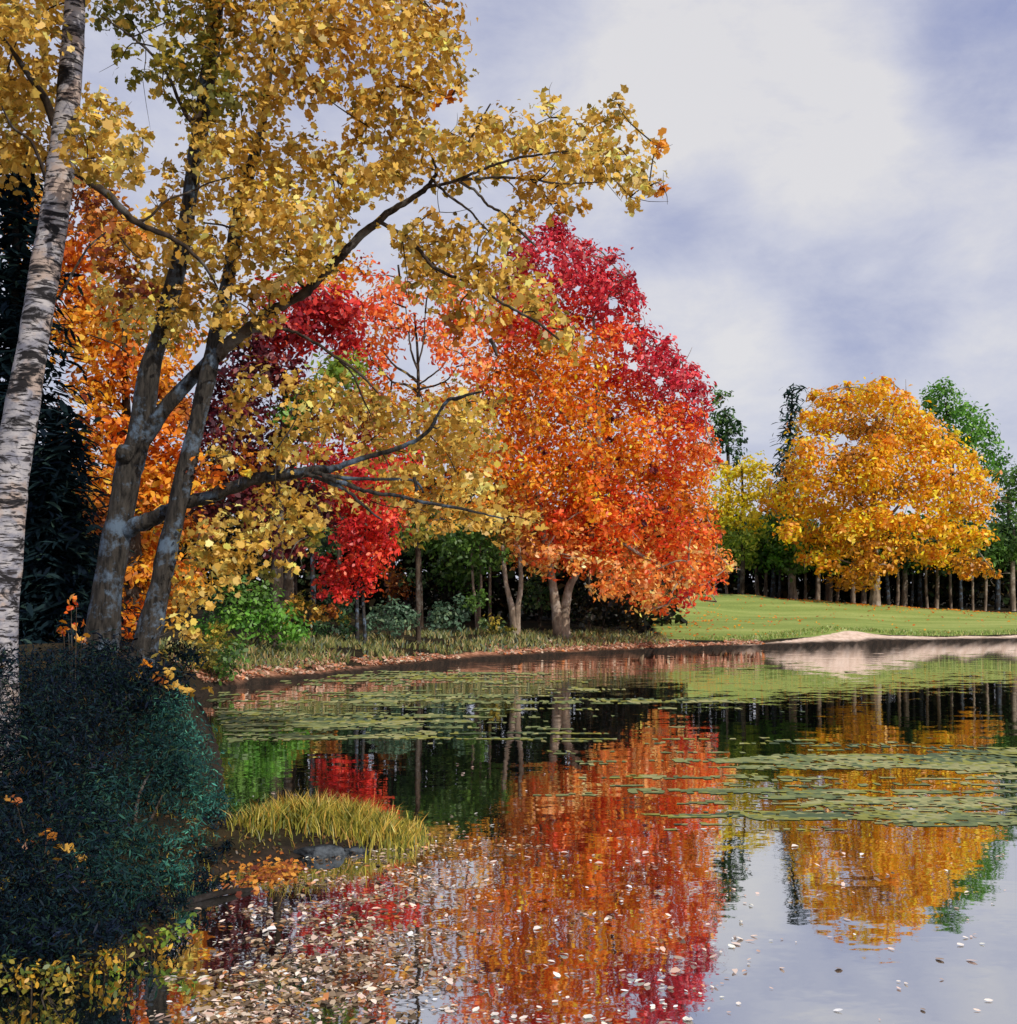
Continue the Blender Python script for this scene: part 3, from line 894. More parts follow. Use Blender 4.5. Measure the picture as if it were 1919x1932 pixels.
broadleaf('light coral orange tree with bare dark twigs showing in gaps of sky', 785, 39,
          [[(790, None, 11), (789, 1080, 9), (787, 960, 9), (789, 850, 8), (790, 740, 7), (788, 660, 5), (782, 590, 3)]],
          [(700, 520, 32), (720, 560, 45), (690, 600, 38), (770, 555, 40), (820, 540, 38, 'amber'), (860, 560, 45), (740, 620, 42), (700, 660, 45), (720, 700, 26), (840, 600, 40), (880, 620, 45), (800, 630, 30), (850, 660, 38), (890, 690, 45), (690, 720, 45, 'flame'), (740, 770, 50, 'amber'), (650, 510, 40, 'amber'), (620, 540, 40, 'amber'),
           (800, 780, 50, 'amber'), (860, 760, 50, 'amber'), (680, 800, 45, 'rust'), (740, 840, 50, 'amber'), (820, 850, 55, 'amber'), (880, 820, 50, 'amber'), (800, 920, 55, 'amber'), (880, 900, 55, 'amber'), (720, 900, 45, 'red'), (760, 870, 40, 'red'), (930, 860, 45, 'orange'), (720, 860, 34, 'ruby'), (840, 980, 35, 'golddim'), (900, 960, 45, 'amber'), (780, 960, 36, 'golddim'), (800, 1010, 30, 'olive'), (760, 1020, 26, 'olive')],
          'coral', 12, 49, 2.6, 1.5, gap=.12,
          limbs=[[(788, 720, 6), (770, 705, 5), (745, 690, 4), (725, 665, 2)], [(790, 740, 6), (765, 725, 5), (740, 720, 4), (715, 690, 2)], [(790, 700, 5), (776, 660, 4), (770, 615, 3), (766, 580, 2)],
                 [(789, 690, 4), (800, 640, 3), (803, 590, 2)], [(792, 725, 4), (820, 705, 3), (836, 690, 3), (845, 675, 2)], [(792, 735, 5), (840, 720, 3), (862, 692, 2)]])
broadleaf('small scarlet tree hanging over the pale stems at the wood edge', 680, 37,
          [[(676, None, 9), (674, 1170, 8), (676, 1110, 6), (690, 1000, 4)], [(690, None, 8), (687, 1160, 7), (684, 1100, 5), (680, 1040, 3)]],
          [(690, 1000, 50), (720, 980, 36), (660, 1010, 36, 'ruby'), (700, 1050, 40), (650, 1080, 36), (630, 1100, 28), (690, 1090, 30), (640, 1125, 18), (720, 1030, 28), (735, 960, 22), (620, 1075, 16), (670, 960, 26, 'red'), (700, 940, 26), (612, 1125, 12, 'ruby'), (660, 1120, 14), (620, 930, 34, 'ruby'), (660, 905, 34, 'red'), (720, 905, 34, 'red'), (760, 930, 24, 'amber'), (600, 970, 26, 'maroon'), (640, 960, 30, 'ruby'), (755, 985, 18, 'rust'), (610, 1060, 20, 'ruby')],
          'red', 9, 53, 3.6, .8, bark='maple_bark')

# the great maple on the point
GM = [(1035, 455, 40, 'crimson'), (1055, 440, 30, 'crimson'), (990, 485, 38, 'crimson'), (1070, 500, 45, 'crimson'), (1020, 520, 50, 'crimson'), (1105, 480, 22, 'crimson'), (1140, 510, 40, 'crimson'), (1110, 540, 50, 'crimson'), (1150, 560, 40, 'crimson'),
      (960, 530, 45, 'crimson'), (1060, 570, 55, 'red'), (1180, 580, 36, 'crimson'), (1190, 555, 22, 'crimson'), (1130, 610, 50, 'red'), (1180, 640, 42, 'red'), (1210, 650, 40, 'crimson'), (1225, 690, 45, 'crimson'), (1250, 670, 30, 'crimson'), (1265, 720, 44, 'crimson'),
      (1290, 710, 28, 'crimson'), (1300, 760, 42, 'crimson'), (1318, 735, 20, 'crimson'), (1320, 800, 26, 'crimson'), (1000, 590, 55, 'red'), (950, 620, 50, 'flame'), (1030, 640, 60, 'orange'), (1100, 680, 60, 'orange'), (1170, 710, 55, 'red'), (1210, 760, 50, 'flame'), (1260, 790, 50, 'flame'),
      (1310, 840, 40, 'flame'), (1330, 870, 26, 'flame'), (1000, 700, 60, 'orange'), (940, 700, 55, 'orange'), (1060, 740, 65, 'orange'), (1130, 780, 60, 'orange'), (1200, 830, 55, 'orange'), (1270, 860, 55, 'flame'), (1310, 900, 38, 'orange'), (970, 780, 60, 'orange'), (1040, 820, 65, 'orange'),
      (1110, 860, 60, 'orange'), (1180, 890, 60, 'orange'), (1250, 920, 55, 'orange'), (1305, 950, 40, 'deepamber'), (930, 760, 34, 'crimson'), (960, 850, 60, 'orange'), (1000, 900, 60, 'orange'), (1060, 920, 55, 'orange'), (1130, 940, 60, 'flame'), (1200, 970, 60, 'flame'), (1270, 990, 50, 'flame'), (1310, 1010, 36, 'flame'),
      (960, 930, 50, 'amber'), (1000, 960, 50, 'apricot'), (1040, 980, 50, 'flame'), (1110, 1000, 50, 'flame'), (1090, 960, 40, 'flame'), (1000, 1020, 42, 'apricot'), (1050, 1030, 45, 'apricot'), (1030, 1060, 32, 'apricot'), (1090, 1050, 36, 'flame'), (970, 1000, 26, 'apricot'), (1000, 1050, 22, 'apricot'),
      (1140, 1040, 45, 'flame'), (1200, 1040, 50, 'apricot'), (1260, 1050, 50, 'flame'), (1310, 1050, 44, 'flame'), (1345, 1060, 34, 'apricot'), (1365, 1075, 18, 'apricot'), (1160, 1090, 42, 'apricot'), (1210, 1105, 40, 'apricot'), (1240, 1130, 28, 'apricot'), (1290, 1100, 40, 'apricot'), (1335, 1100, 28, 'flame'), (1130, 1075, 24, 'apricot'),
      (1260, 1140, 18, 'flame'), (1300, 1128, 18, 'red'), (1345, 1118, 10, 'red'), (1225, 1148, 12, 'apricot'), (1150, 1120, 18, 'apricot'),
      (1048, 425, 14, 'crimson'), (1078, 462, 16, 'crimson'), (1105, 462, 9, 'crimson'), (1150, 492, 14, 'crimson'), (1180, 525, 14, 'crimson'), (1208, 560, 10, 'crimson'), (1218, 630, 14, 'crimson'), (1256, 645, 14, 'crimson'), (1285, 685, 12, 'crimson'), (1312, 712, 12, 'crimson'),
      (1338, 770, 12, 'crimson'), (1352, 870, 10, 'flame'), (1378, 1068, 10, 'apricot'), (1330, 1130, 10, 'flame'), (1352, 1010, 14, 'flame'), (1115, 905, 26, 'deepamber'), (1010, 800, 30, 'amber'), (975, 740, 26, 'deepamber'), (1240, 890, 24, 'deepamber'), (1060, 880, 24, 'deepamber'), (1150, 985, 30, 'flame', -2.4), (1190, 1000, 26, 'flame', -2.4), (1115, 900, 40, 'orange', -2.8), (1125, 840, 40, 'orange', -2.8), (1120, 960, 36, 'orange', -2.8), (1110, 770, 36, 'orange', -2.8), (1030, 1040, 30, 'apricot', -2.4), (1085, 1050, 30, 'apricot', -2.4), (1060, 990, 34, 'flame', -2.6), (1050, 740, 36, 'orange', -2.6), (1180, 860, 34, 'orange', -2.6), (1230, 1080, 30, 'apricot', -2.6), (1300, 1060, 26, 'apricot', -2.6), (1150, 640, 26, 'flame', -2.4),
      (1330, 790, 16, 'flame'), (1345, 840, 14, 'flame'), (1335, 960, 22, 'deepamber'), (1330, 1010, 20, 'flame')]
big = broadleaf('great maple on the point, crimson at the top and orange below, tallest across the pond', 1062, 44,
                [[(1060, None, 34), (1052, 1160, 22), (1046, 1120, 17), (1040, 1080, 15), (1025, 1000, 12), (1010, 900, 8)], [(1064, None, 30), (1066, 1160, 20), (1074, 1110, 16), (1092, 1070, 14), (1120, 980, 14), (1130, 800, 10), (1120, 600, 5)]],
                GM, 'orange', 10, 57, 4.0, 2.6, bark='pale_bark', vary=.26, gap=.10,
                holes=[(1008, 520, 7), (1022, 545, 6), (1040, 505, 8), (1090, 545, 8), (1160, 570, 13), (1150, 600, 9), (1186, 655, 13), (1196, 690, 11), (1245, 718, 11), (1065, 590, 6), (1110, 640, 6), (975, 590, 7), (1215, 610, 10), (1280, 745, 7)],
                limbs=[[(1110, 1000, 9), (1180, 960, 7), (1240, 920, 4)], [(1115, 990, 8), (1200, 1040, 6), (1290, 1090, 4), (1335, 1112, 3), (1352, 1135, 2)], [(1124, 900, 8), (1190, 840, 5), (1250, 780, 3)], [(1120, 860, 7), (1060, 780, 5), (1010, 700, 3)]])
crown('dark_leaves', big, [(1100, 830, 6, 'maroon', -2.2), (1165, 870, 14, 'maroon', -2.6), (1140, 900, 12, 'maroon', -2.5), (1120, 920, 16, 'maroon', -2.6), (1010, 740, 18, 'rust', -2.6), (1160, 790, 10, 'maroon', -2.6), (1230, 880, 12, 'maroon', -2.6), (1105, 800, 9, 'maroon', -2.6),
                            (930, 770, 24, 'maroon', -2.4), (1020, 850, 9, 'maroon', -2.6), (1080, 880, 7, 'maroon', -2.6), (1150, 830, 8, 'maroon', -2.7), (1260, 965, 14, 'maroon', -2.6), (1210, 990, 10, 'maroon', -2.6)], 44, 9, 'maroon', 1.6, 77, .1)  # small dark clusters set at the near face of the crown

# ------------------------------------------------------------------ the wood behind the left shore
WG = 'trees inside the dark wood'


def wood_tree(label, px, Y, w, top, crown_lobes, pal, seed, bark='dark_bark', lean=0, fork=False, name='woodland_tree', group=WG):
    tr = [[(px, None, w * 1.25), (px + lean * .4, (1190 + top) / 2, w), (px + lean, top, w * .6)]]
    if fork:
        tr = [[(px, None, w * 1.4), (px - w * .4, 1150, w), (px - w * 1.3, 1100, w * .7), (px - w * 1.8, top, w * .5)], [(px + 3, None, w * 1.2), (px + w * .4, 1150, w * .9), (px + w * .9, 1100, w * .7), (px + w * .6, top, w * .5)]]
    return broadleaf(label, px, Y, tr, crown_lobes, pal, 11, seed, 2.6, 1.2, bark=bark, name=name, group=group)


wood_tree('stout brown trunk left of the slim pole tree inside the wood', 548, 42, 24, 960, [(540, 960, 50), (580, 940, 50), (510, 990, 40)], 'grove', 101)
wood_tree('slim straight pole tree with a pale streak inside the wood', 594, 41, 9, 980, [(600, 985, 40), (630, 1000, 36), (590, 940, 40)], 'grove', 104, 'maple_bark', -8)
wood_tree('dark straight tree rising behind the bushes beside the scarlet tree', 796, 45, 6, 960, [(770, 1010, 34), (800, 990, 40), (830, 1010, 36), (850, 1030, 30), (760, 985, 30)], 'green', 107, 'dark_bark', -6)
wood_tree('thin twin-looking tree with two brown stems under green leaves', 902, 45, 7, 1030, [(890, 1030, 40), (920, 1050, 34), (870, 1010, 38)], 'green', 110, 'pale_bark', -2, True)
wood_tree('slim brown tree close beside the thin twin-stemmed tree', 925, 47, 6, 1050, [(940, 1050, 30), (930, 1020, 40)], 'green', 113, 'pale_bark')
wood_tree('forked tan tree standing just left of the great maple trunk', 972, 43, 13, 1030, [(960, 1020, 34, 'golddim'), (985, 1030, 30, 'rust'), (950, 1045, 20, 'green')], 'golddim', 116, 'pale_bark', 0, True)
wood_tree('thin pale tree in the dark hollow behind the great maple trunk', 1112, 48, 6, 1090, [(1110, 1080, 30), (1130, 1060, 30)], 'shade', 119, 'pale_bark')
wood_tree('slim grey tree half hidden under the drooping orange boughs', 1168, 48.5, 7, 1100, [(1160, 1085, 30), (1180, 1080, 30)], 'shade', 122, 'maple_bark')
wood_tree('tall green-leaved tree in the middle of the wood above the low bushes', 845, 49, 12, 960, [(820, 1000, 44), (860, 1010, 48), (890, 985, 40), (840, 960, 40), (790, 1020, 40), (905, 1035, 36)], 'green', 125)
wood_tree('dim brown tree deep in the wood near the scarlet tree', 740, 50, 14, 960, [(750, 980, 50), (720, 960, 50), (770, 1020, 34)], 'grove', 128)
wood_tree('dim grey trunk standing between pole tree and scarlet tree', 640, 46, 10, 980, [(640, 990, 44), (610, 1010, 36)], 'grove', 131)


def bush(label, px, Y, lobes, pal, leaf, seed, cover=3.2, depth=.7, shape='oval', mat='leaf', name='bush', group=None, **kw):
    b = base_at(px, Y)
    t = thing(name, label, 'bush', b, group)
    rng = np.random.default_rng(seed)
    tb = Tubes(seed)
    cs = [at(l[0], l[1], Y + (l[4] if len(l) > 4 else 0)) for l in lobes]
    for i in range(min(5, len(cs))):
        c = cs[i * len(cs) // min(5, len(cs))]
        b0 = np.array(b) + np.array([rng.uniform(-.1, .1), rng.uniform(-.1, .1), -.05])
        c = b0 * .35 + c * .65
        tb.add([b0, b0 * .5 + c * .5 + rng.normal(size=3) * .05, c], [.025, .018, .006], 6)
    tb.build('stem', M['dark_bark'], t)
    crown('foliage', t, lobes, Y, leaf, pal, cover, seed + 1, depth, shape, mat, **kw)
    return t


bush('bright green bush on the bank below the golden maple leaves', 470, 33, [(400, 1140, 34, 'bottle'), (440, 1120, 36, 'green'), (480, 1130, 38, 'green'), (500, 1165, 36), (540, 1185, 34), (460, 1170, 36), (420, 1170, 30), (560, 1195, 24), (520, 1150, 30), (400, 1200, 26)], 'fresh', 10, 141)
bush('dark olive bush low at the water corner by the slim maple', 400, 27.5, [(390, 1230, 34, 'olive'), (430, 1250, 32), (370, 1260, 32), (440, 1225, 28), (400, 1275, 24), (350, 1275, 24), (420, 1200, 26, 'olive')], 'green', 10, 144)
bush('grey green bush at the foot of the scarlet tree', 735, 38, [(720, 1165, 24), (750, 1170, 24), (735, 1145, 20), (770, 1160, 20), (700, 1180, 16)], 'sage', 9, 147)
bush('pale sage bush beside the two brown stems in the wood', 850, 42, [(840, 1160, 24), (870, 1150, 24), (820, 1175, 20), (890, 1140, 20, 'green'), (860, 1175, 18), (910, 1130, 18, 'green')], 'sage', 9, 150)
bush('green bush lit behind the great maple, left of its trunk', 1015, 47, [(1010, 1110, 24), (1020, 1080, 26), (1005, 1140, 20), (1030, 1130, 20)], 'grove', 9, 153)
bush('dusky bush in the deep shade right of the great maple trunk', 1130, 46.5, [(1110, 1160, 26), (1140, 1155, 28), (1170, 1165, 28), (1200, 1165, 24), (1150, 1130, 26), (1185, 1140, 24), (1215, 1180, 14), (1120, 1130, 22)], 'shade', 10, 156, 3.4)
bush('olive green bush on the slope among the maple roots', 620, 36.5, [(600, 1190, 18), (640, 1185, 22), (660, 1195, 16), (580, 1200, 14)], 'bottle', 9, 159)


bush('low gold and green bush under the long maple limb on the far bank', 560, 38, [(540, 1150, 26, 'golddim'), (570, 1140, 24, 'olive'), (600, 1160, 24, 'golddim'), (555, 1170, 22), (625, 1150, 20, 'rust')], 'green', 10, 701)
bush('dark green bush between the pole tree and the scarlet tree stems', 650, 41, [(640, 1150, 26), (615, 1140, 22), (660, 1130, 20), (645, 1175, 18, 'olive')], 'bottle', 9, 704)
bush('mossy green bush in front of the forked tan tree', 945, 42.2, [(930, 1180, 18, 'olive'), (950, 1185, 16), (915, 1175, 16), (965, 1190, 12, 'olive')], 'grove', 8, 707)
bush('brownish bush left of the dark straight tree', 775, 47, [(760, 1110, 30, 'rust'), (785, 1090, 28, 'grove'), (740, 1090, 26, 'rust'), (770, 1140, 24, 'shade')], 'rust', 10, 710)
bush('tall green bush beneath the tall green-leaved tree', 870, 48, [(860, 1090, 34), (890, 1080, 30), (840, 1080, 30), (880, 1120, 26, 'shade'), (845, 1120, 26, 'shade')], 'green', 10, 713)


def thicket(name, label, x0, x1, Y0, Y1, zmax, n, leaf, pal, seed):
    rng = np.random.default_rng(seed)
    x = rng.uniform(x0, x1, n); y = rng.uniform(Y0, Y1, n)
    lump = fbm(x * .45, y * .45, 3, seed)
    z = ground_z(x, y) + rng.uniform(0, 1, n) ** .8 * zmax * (.45 + .9 * lump)
    P = np.stack([x, y, z], -1)
    N = rng.normal(size=(n, 3)) + np.array([0, -.4, .3])
    cols = np.array([lin(c[0], ALB) for c in PAL[pal]])
    C = cols[rng.integers(0, len(cols), n)] * np.exp(rng.normal(size=n) * .2)[:, None]
    V, CC, k = leafset(P, N, leaf * rng.uniform(.6, 1.4, n), C, 'oval', rng)
    return tag(link(name, ngons(name, V, k, CC), M['thick_leaf']), label, 'thicket', kind='stuff')


thicket('thicket', 'tangle of leaves coloured dark as shade deep inside the wood behind the left shore', -34, 8.2, 50.5, 56, 6.5, 34000, .42, 'shade', 161)  # dark backing: shade between the trunks is put into the leaf colour
thicket('undergrowth', 'undergrowth coloured blackish as shade between the trunks along the far lawn edge', 5, 44, 75, 80, 5.2, 19000, .5, 'shade', 162)

# ------------------------------------------------------------------ trees beyond the lawn
broadleaf('big rounded golden orange tree standing at the far edge of the lawn', 1652, 66,
          [[(1652, None, 24), (1652, 1120, 18), (1652, 1080, 16), (1648, 1000, 13), (1650, 880, 9), (1655, 780, 5)]],
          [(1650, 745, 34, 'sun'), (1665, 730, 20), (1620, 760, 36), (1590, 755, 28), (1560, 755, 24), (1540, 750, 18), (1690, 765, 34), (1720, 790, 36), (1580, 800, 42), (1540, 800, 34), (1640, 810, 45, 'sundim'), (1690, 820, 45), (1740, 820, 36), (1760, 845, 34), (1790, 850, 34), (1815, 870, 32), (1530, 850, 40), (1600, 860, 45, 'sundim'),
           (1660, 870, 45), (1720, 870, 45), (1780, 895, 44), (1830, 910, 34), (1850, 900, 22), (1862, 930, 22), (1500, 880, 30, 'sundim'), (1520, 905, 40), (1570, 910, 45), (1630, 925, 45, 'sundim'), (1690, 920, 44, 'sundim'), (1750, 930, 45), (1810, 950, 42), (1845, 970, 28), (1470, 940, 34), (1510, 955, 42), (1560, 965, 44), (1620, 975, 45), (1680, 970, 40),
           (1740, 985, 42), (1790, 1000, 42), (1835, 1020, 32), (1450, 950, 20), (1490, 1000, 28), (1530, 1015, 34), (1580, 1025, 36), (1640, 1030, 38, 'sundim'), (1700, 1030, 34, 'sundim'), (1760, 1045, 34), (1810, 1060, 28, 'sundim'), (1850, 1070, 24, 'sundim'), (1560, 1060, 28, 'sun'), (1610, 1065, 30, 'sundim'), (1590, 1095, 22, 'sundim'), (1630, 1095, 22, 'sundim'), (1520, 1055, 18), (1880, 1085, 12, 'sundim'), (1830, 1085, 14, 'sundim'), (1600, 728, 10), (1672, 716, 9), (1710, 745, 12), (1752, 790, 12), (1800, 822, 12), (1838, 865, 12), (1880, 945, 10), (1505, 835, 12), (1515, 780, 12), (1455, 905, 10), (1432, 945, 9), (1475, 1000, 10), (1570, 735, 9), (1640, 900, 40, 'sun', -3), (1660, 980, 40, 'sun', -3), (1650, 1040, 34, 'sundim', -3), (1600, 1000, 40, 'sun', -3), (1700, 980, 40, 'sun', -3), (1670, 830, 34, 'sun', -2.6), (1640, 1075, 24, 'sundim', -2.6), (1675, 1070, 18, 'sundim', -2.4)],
          'sun', 9, 171, 4.2, 3.0, bark='pale_bark', vary=.2, gap=.08, flat=.75,
          holes=[(1592, 826, 10), (1612, 836, 6), (1640, 800, 5), (1690, 968, 14), (1715, 965, 12), (1740, 975, 8), (1660, 1040, 10), (1680, 1062, 8), (1545, 990, 6), (1800, 880, 7), (1868, 905, 8), (1762, 870, 5), (1505, 925, 5), (1600, 1058, 8)],
          limbs=[[(1650, 1010, 7), (1700, 950, 5), (1760, 900, 3)], [(1648, 980, 7), (1600, 920, 5), (1550, 860, 3)], [(1650, 900, 5), (1640, 820, 4), (1620, 770, 2)], [(1650, 960, 5), (1720, 1000, 4), (1800, 1030, 2)]])
broadleaf('bright lemon yellow tree squeezed between the great maple and the golden tree', 1400, 69,
          [[(1400, None, 9), (1402, 1060, 8), (1402, 950, 5), (1400, 880, 3)]],
          [(1370, 900, 28), (1400, 890, 26), (1425, 890, 28), (1360, 940, 30), (1400, 940, 34), (1430, 930, 28), (1380, 980, 34), (1420, 975, 28), (1400, 1020, 30, 'lime'), (1370, 1020, 28, 'lime'), (1430, 1010, 24, 'lime'), (1358, 870, 16), (1440, 885, 14), (1410, 1050, 22, 'lime')],
          'yellow', 8, 175, 3.2, 1.4)
broadleaf('tall narrow dark green tree rising behind the lemon yellow tree', 1368, 78,
          [[(1380, None, 10), (1376, 980, 8), (1374, 850, 6), (1368, 770, 3)]],
          [(1352, 750, 18, 'green'), (1368, 752, 15, 'green'), (1358, 780, 22, 'green'), (1375, 790, 18), (1362, 812, 22, 'green'), (1380, 820, 20), (1396, 800, 11), (1400, 830, 11), (1385, 850, 18), (1372, 845, 18), (1384, 875, 12), (1350, 820, 20)],
          'bottle', 8, 178, 3.2, .8, gap=.08, name='poplar_tree')
conifer('slender dark blue green pine rising beside the golden orange tree', 1468, 80, 722, 58, 'pine', 16, 181, n=26, start=.25, lean=30, name='pine_tree', ragged=.5)
broadleaf('tall fresh green tree whose top shows behind the golden orange tree', 1800, 80,
          [[(1800, None, 14), (1800, 1000, 12), (1795, 860, 8), (1785, 760, 4)]],
          [(1765, 745, 24), (1785, 735, 20), (1780, 770, 34), (1755, 765, 18), (1815, 775, 28), (1840, 795, 28), (1860, 815, 22), (1830, 830, 32), (1870, 850, 22), (1885, 870, 18), (1890, 900, 18), (1860, 880, 28), (1800, 820, 40)],
          'fresh', 8, 184, 3.4, 1.2, gap=.03)
broadleaf('dull green tree at the edge of the view beside the golden orange tree', 1905, 76,
          [[(1905, None, 12), (1905, 1040, 9), (1903, 930, 5)]],
          [(1905, 905, 26), (1925, 930, 34), (1895, 950, 30), (1900, 1000, 34), (1935, 990, 36), (1890, 1040, 28), (1930, 1050, 34), (1905, 1075, 24), (1880, 1000, 20), (1960, 900, 40), (1960, 1000, 40)],
          'green', 8, 187, 3.2, 1.2)

ROW = [(1396, 6, 0), (1430, 7, 0), (1445, 6, 0), (1459, 9, 0), (1497, 15, 1), (1542, 9, 0), (1563, 13, 1), (1610, 8, 0), (1629, 9, 0), (1677, 7, 0), (1693, 6, 0), (1706, 10, 0), (1736, 8, 0), (1767, 7, 0), (1795, 5, 0), (1813, 7, 0),
       (1836, 4, 0), (1859, 5, 0), (1882, 9, 0), (1912, 9, 0), (1372, 5, 0), (1470, 5, 0), (1520, 5, 0), (1580, 5, 0), (1720, 5, 0), (1750, 5, 0)]
rr = random.Random(5)
for i, (px, w, stout) in enumerate(ROW):
    Y = 72 + rr.uniform(-.5, 2.2)
    pal = rr.choice(['green', 'grove', 'bottle', 'fresh'])
    lab = {1497: 'stout pale trunked tree, the thicker left one in the row along the lawn', 1563: 'stout pale trunked tree nearer the golden tree in the row along the lawn'}.get(px, 'slender green tree in the shaded row along the far lawn edge')
    lb = [(px + rr.uniform(-16, 16), rr.uniform(985, 1062), rr.uniform(20, 30), rr.choice([pal, pal, 'green'])) for _ in range(7)]
    broadleaf(lab, px, Y, [[(px, None, w * 1.25), (px + rr.uniform(-3, 3), 1090, w), (px + rr.uniform(-5, 5), 1000, w * .5)]], lb, pal, 9, 200 + 3 * i, 2.4, 1.0,
              bark='pale_bark' if (stout or i % 3) else 'maple_bark', name='row_tree', group='row of trees along the far lawn edge')

# ------------------------------------------------------------------ bushes and plants on the near bank
bush('teal juniper bush overhanging the water, outer edge coloured lighter as if lit', 262, 10.6, [(330, 1345, 40, 'teal', 3.0), (350, 1395, 42, 'teal', 2.6), (372, 1450, 42, 'teal', 2.2), (384, 1500, 38, 'teal', 1.8), (330, 1450, 56, 'tealshade', 1.6), (300, 1400, 60, 'tealshade', 2.4), (372, 1548, 48, 'teal', .9), (300, 1540, 60, 'tealshade', .9), (345, 1600, 52, 'teal', -.2),
      (290, 1640, 54, 'tealshade', -1.1), (340, 1655, 40, 'teal', -1.2), (240, 1500, 80, 'tealshade', 1.4), (230, 1600, 76, 'tealshade', -.4), (260, 1690, 52, 'tealshade', -1.9), (300, 1715, 36, 'gloom', -2.2), (300, 1330, 40, 'gloom', 3), (405, 1570, 30, 'gloom', .4), (395, 1615, 26, 'gloom', -.5), (385, 1655, 22, 'gloom', -1.3), (330, 1695, 26, 'gloom', -2), (240, 1745, 36, 'gloom', -2.6), (430, 1600, 16, 'gloom', -.2), (410, 1520, 26, 'teal', 1.4)],
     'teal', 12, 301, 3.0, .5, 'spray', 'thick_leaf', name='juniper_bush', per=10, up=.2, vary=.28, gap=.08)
bush('broad dark bush at the foot of the birch', 90, 10.0, [(40, 1290, 80, 'gloom', 1.4), (120, 1310, 90, 'gloom', 2.6), (60, 1390, 100, 'gloom', 1.0), (160, 1410, 90, 'gloom', 1.6), (100, 1490, 110, 'gloom', .6), (180, 1530, 90, 'tealshade', .3), (40, 1560, 100, 'gloom', -.4), (130, 1600, 100, 'gloom', -.8), (200, 1650, 74, 'tealshade', -1.5), (80, 1670, 90, 'gloom', -1.9),
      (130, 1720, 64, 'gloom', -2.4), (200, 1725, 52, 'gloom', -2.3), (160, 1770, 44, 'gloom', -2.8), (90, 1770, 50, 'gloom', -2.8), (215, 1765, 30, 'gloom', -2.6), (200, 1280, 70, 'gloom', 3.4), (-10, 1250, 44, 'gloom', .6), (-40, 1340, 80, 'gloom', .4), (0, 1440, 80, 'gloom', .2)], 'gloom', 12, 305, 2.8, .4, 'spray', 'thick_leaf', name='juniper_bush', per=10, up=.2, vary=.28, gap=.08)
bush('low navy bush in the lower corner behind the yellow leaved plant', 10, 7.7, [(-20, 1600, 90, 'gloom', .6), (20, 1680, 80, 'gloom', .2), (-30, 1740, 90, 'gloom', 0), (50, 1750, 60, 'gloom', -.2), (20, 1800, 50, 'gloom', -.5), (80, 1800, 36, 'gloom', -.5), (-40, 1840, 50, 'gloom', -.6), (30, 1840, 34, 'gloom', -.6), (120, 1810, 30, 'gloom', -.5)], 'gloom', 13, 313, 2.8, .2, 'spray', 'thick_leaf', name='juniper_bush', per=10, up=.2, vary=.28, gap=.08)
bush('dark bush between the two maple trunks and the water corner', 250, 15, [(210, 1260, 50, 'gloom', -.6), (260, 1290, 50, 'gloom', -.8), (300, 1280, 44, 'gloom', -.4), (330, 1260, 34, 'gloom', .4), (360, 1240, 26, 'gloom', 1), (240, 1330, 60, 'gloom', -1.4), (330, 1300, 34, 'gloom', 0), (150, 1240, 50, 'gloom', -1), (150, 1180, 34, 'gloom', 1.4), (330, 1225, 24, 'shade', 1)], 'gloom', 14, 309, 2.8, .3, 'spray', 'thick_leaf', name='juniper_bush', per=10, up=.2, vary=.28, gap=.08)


def sprig(label, px, Y, spots, pal, leaf, seed, group='leafy plants along the near bank', cover=1.2, dz=0):
    """a low plant: several thin stems from one root, leaves in loose sprays"""
    b = np.array(base_at(px, Y))
    t = thing('leafy_plant', label, 'plant', b, group)
    tb = Tubes(seed)
    for s in spots:
        c = at(s[0], s[1], Y + (s[4] if len(s) > 4 else 0))
        tb.add([b, b * .5 + c * .5 + np.array([0, 0, .04]), c], [.008, .006, .003], 5)
    tb.build('stem', M['dark_bark'], t)
    crown('foliage', t, [(s[0], s[1], s[2], s[3] if len(s) > 3 and s[3] else None, s[4] if len(s) > 4 else 0) for s in spots], Y, leaf, pal, cover, seed + 1, 0, 'oval', clump=.5, per=4)
    return t


sprig('yellow leaved plant trailing along the water edge at the lower corner', 60, 7.0, [(20, 1850, 26), (60, 1842, 28), (100, 1835, 26), (130, 1828, 20), (40, 1880, 28, 'olive'), (110, 1862, 22, 'olive'), (20, 1910, 34, 'lime'), (90, 1900, 30, 'olive'), (60, 1925, 30, 'olive'), (5, 1820, 16)], 'shrubgold', 14, 321, cover=2.0)
sprig('golden leaved plant on the bank lip below the dark bushes', 200, 7.35, [(175, 1828, 24), (220, 1812, 24), (195, 1805, 20), (160, 1840, 20, 'olive'), (205, 1835, 20, 'lime')], 'shrubgold', 14, 324, cover=2.0)
sprig('bright yellow plant on the bank lip nearest the brown shallows', 285, 7.8, [(255, 1800, 22, 'lime'), (290, 1785, 24), (315, 1770, 18, 'lime'), (275, 1808, 20), (342, 1758, 16, 'lime'), (355, 1742, 12, 'lime'), (235, 1800, 16), (260, 1770, 14), (320, 1790, 16)], 'shrubgold', 14, 327, cover=2.0)
sprig('green sprig growing out of the dark bush in the lower corner', 40, 8.0, [(25, 1700, 18, 'olive'), (45, 1690, 16, 'olive'), (15, 1660, 14, 'olive'), (50, 1725, 18, 'lime'), (65, 1740, 14, 'olive'), (10, 1760, 16, 'olive'), (35, 1655, 8, 'olive')], 'olive', 17, 330)
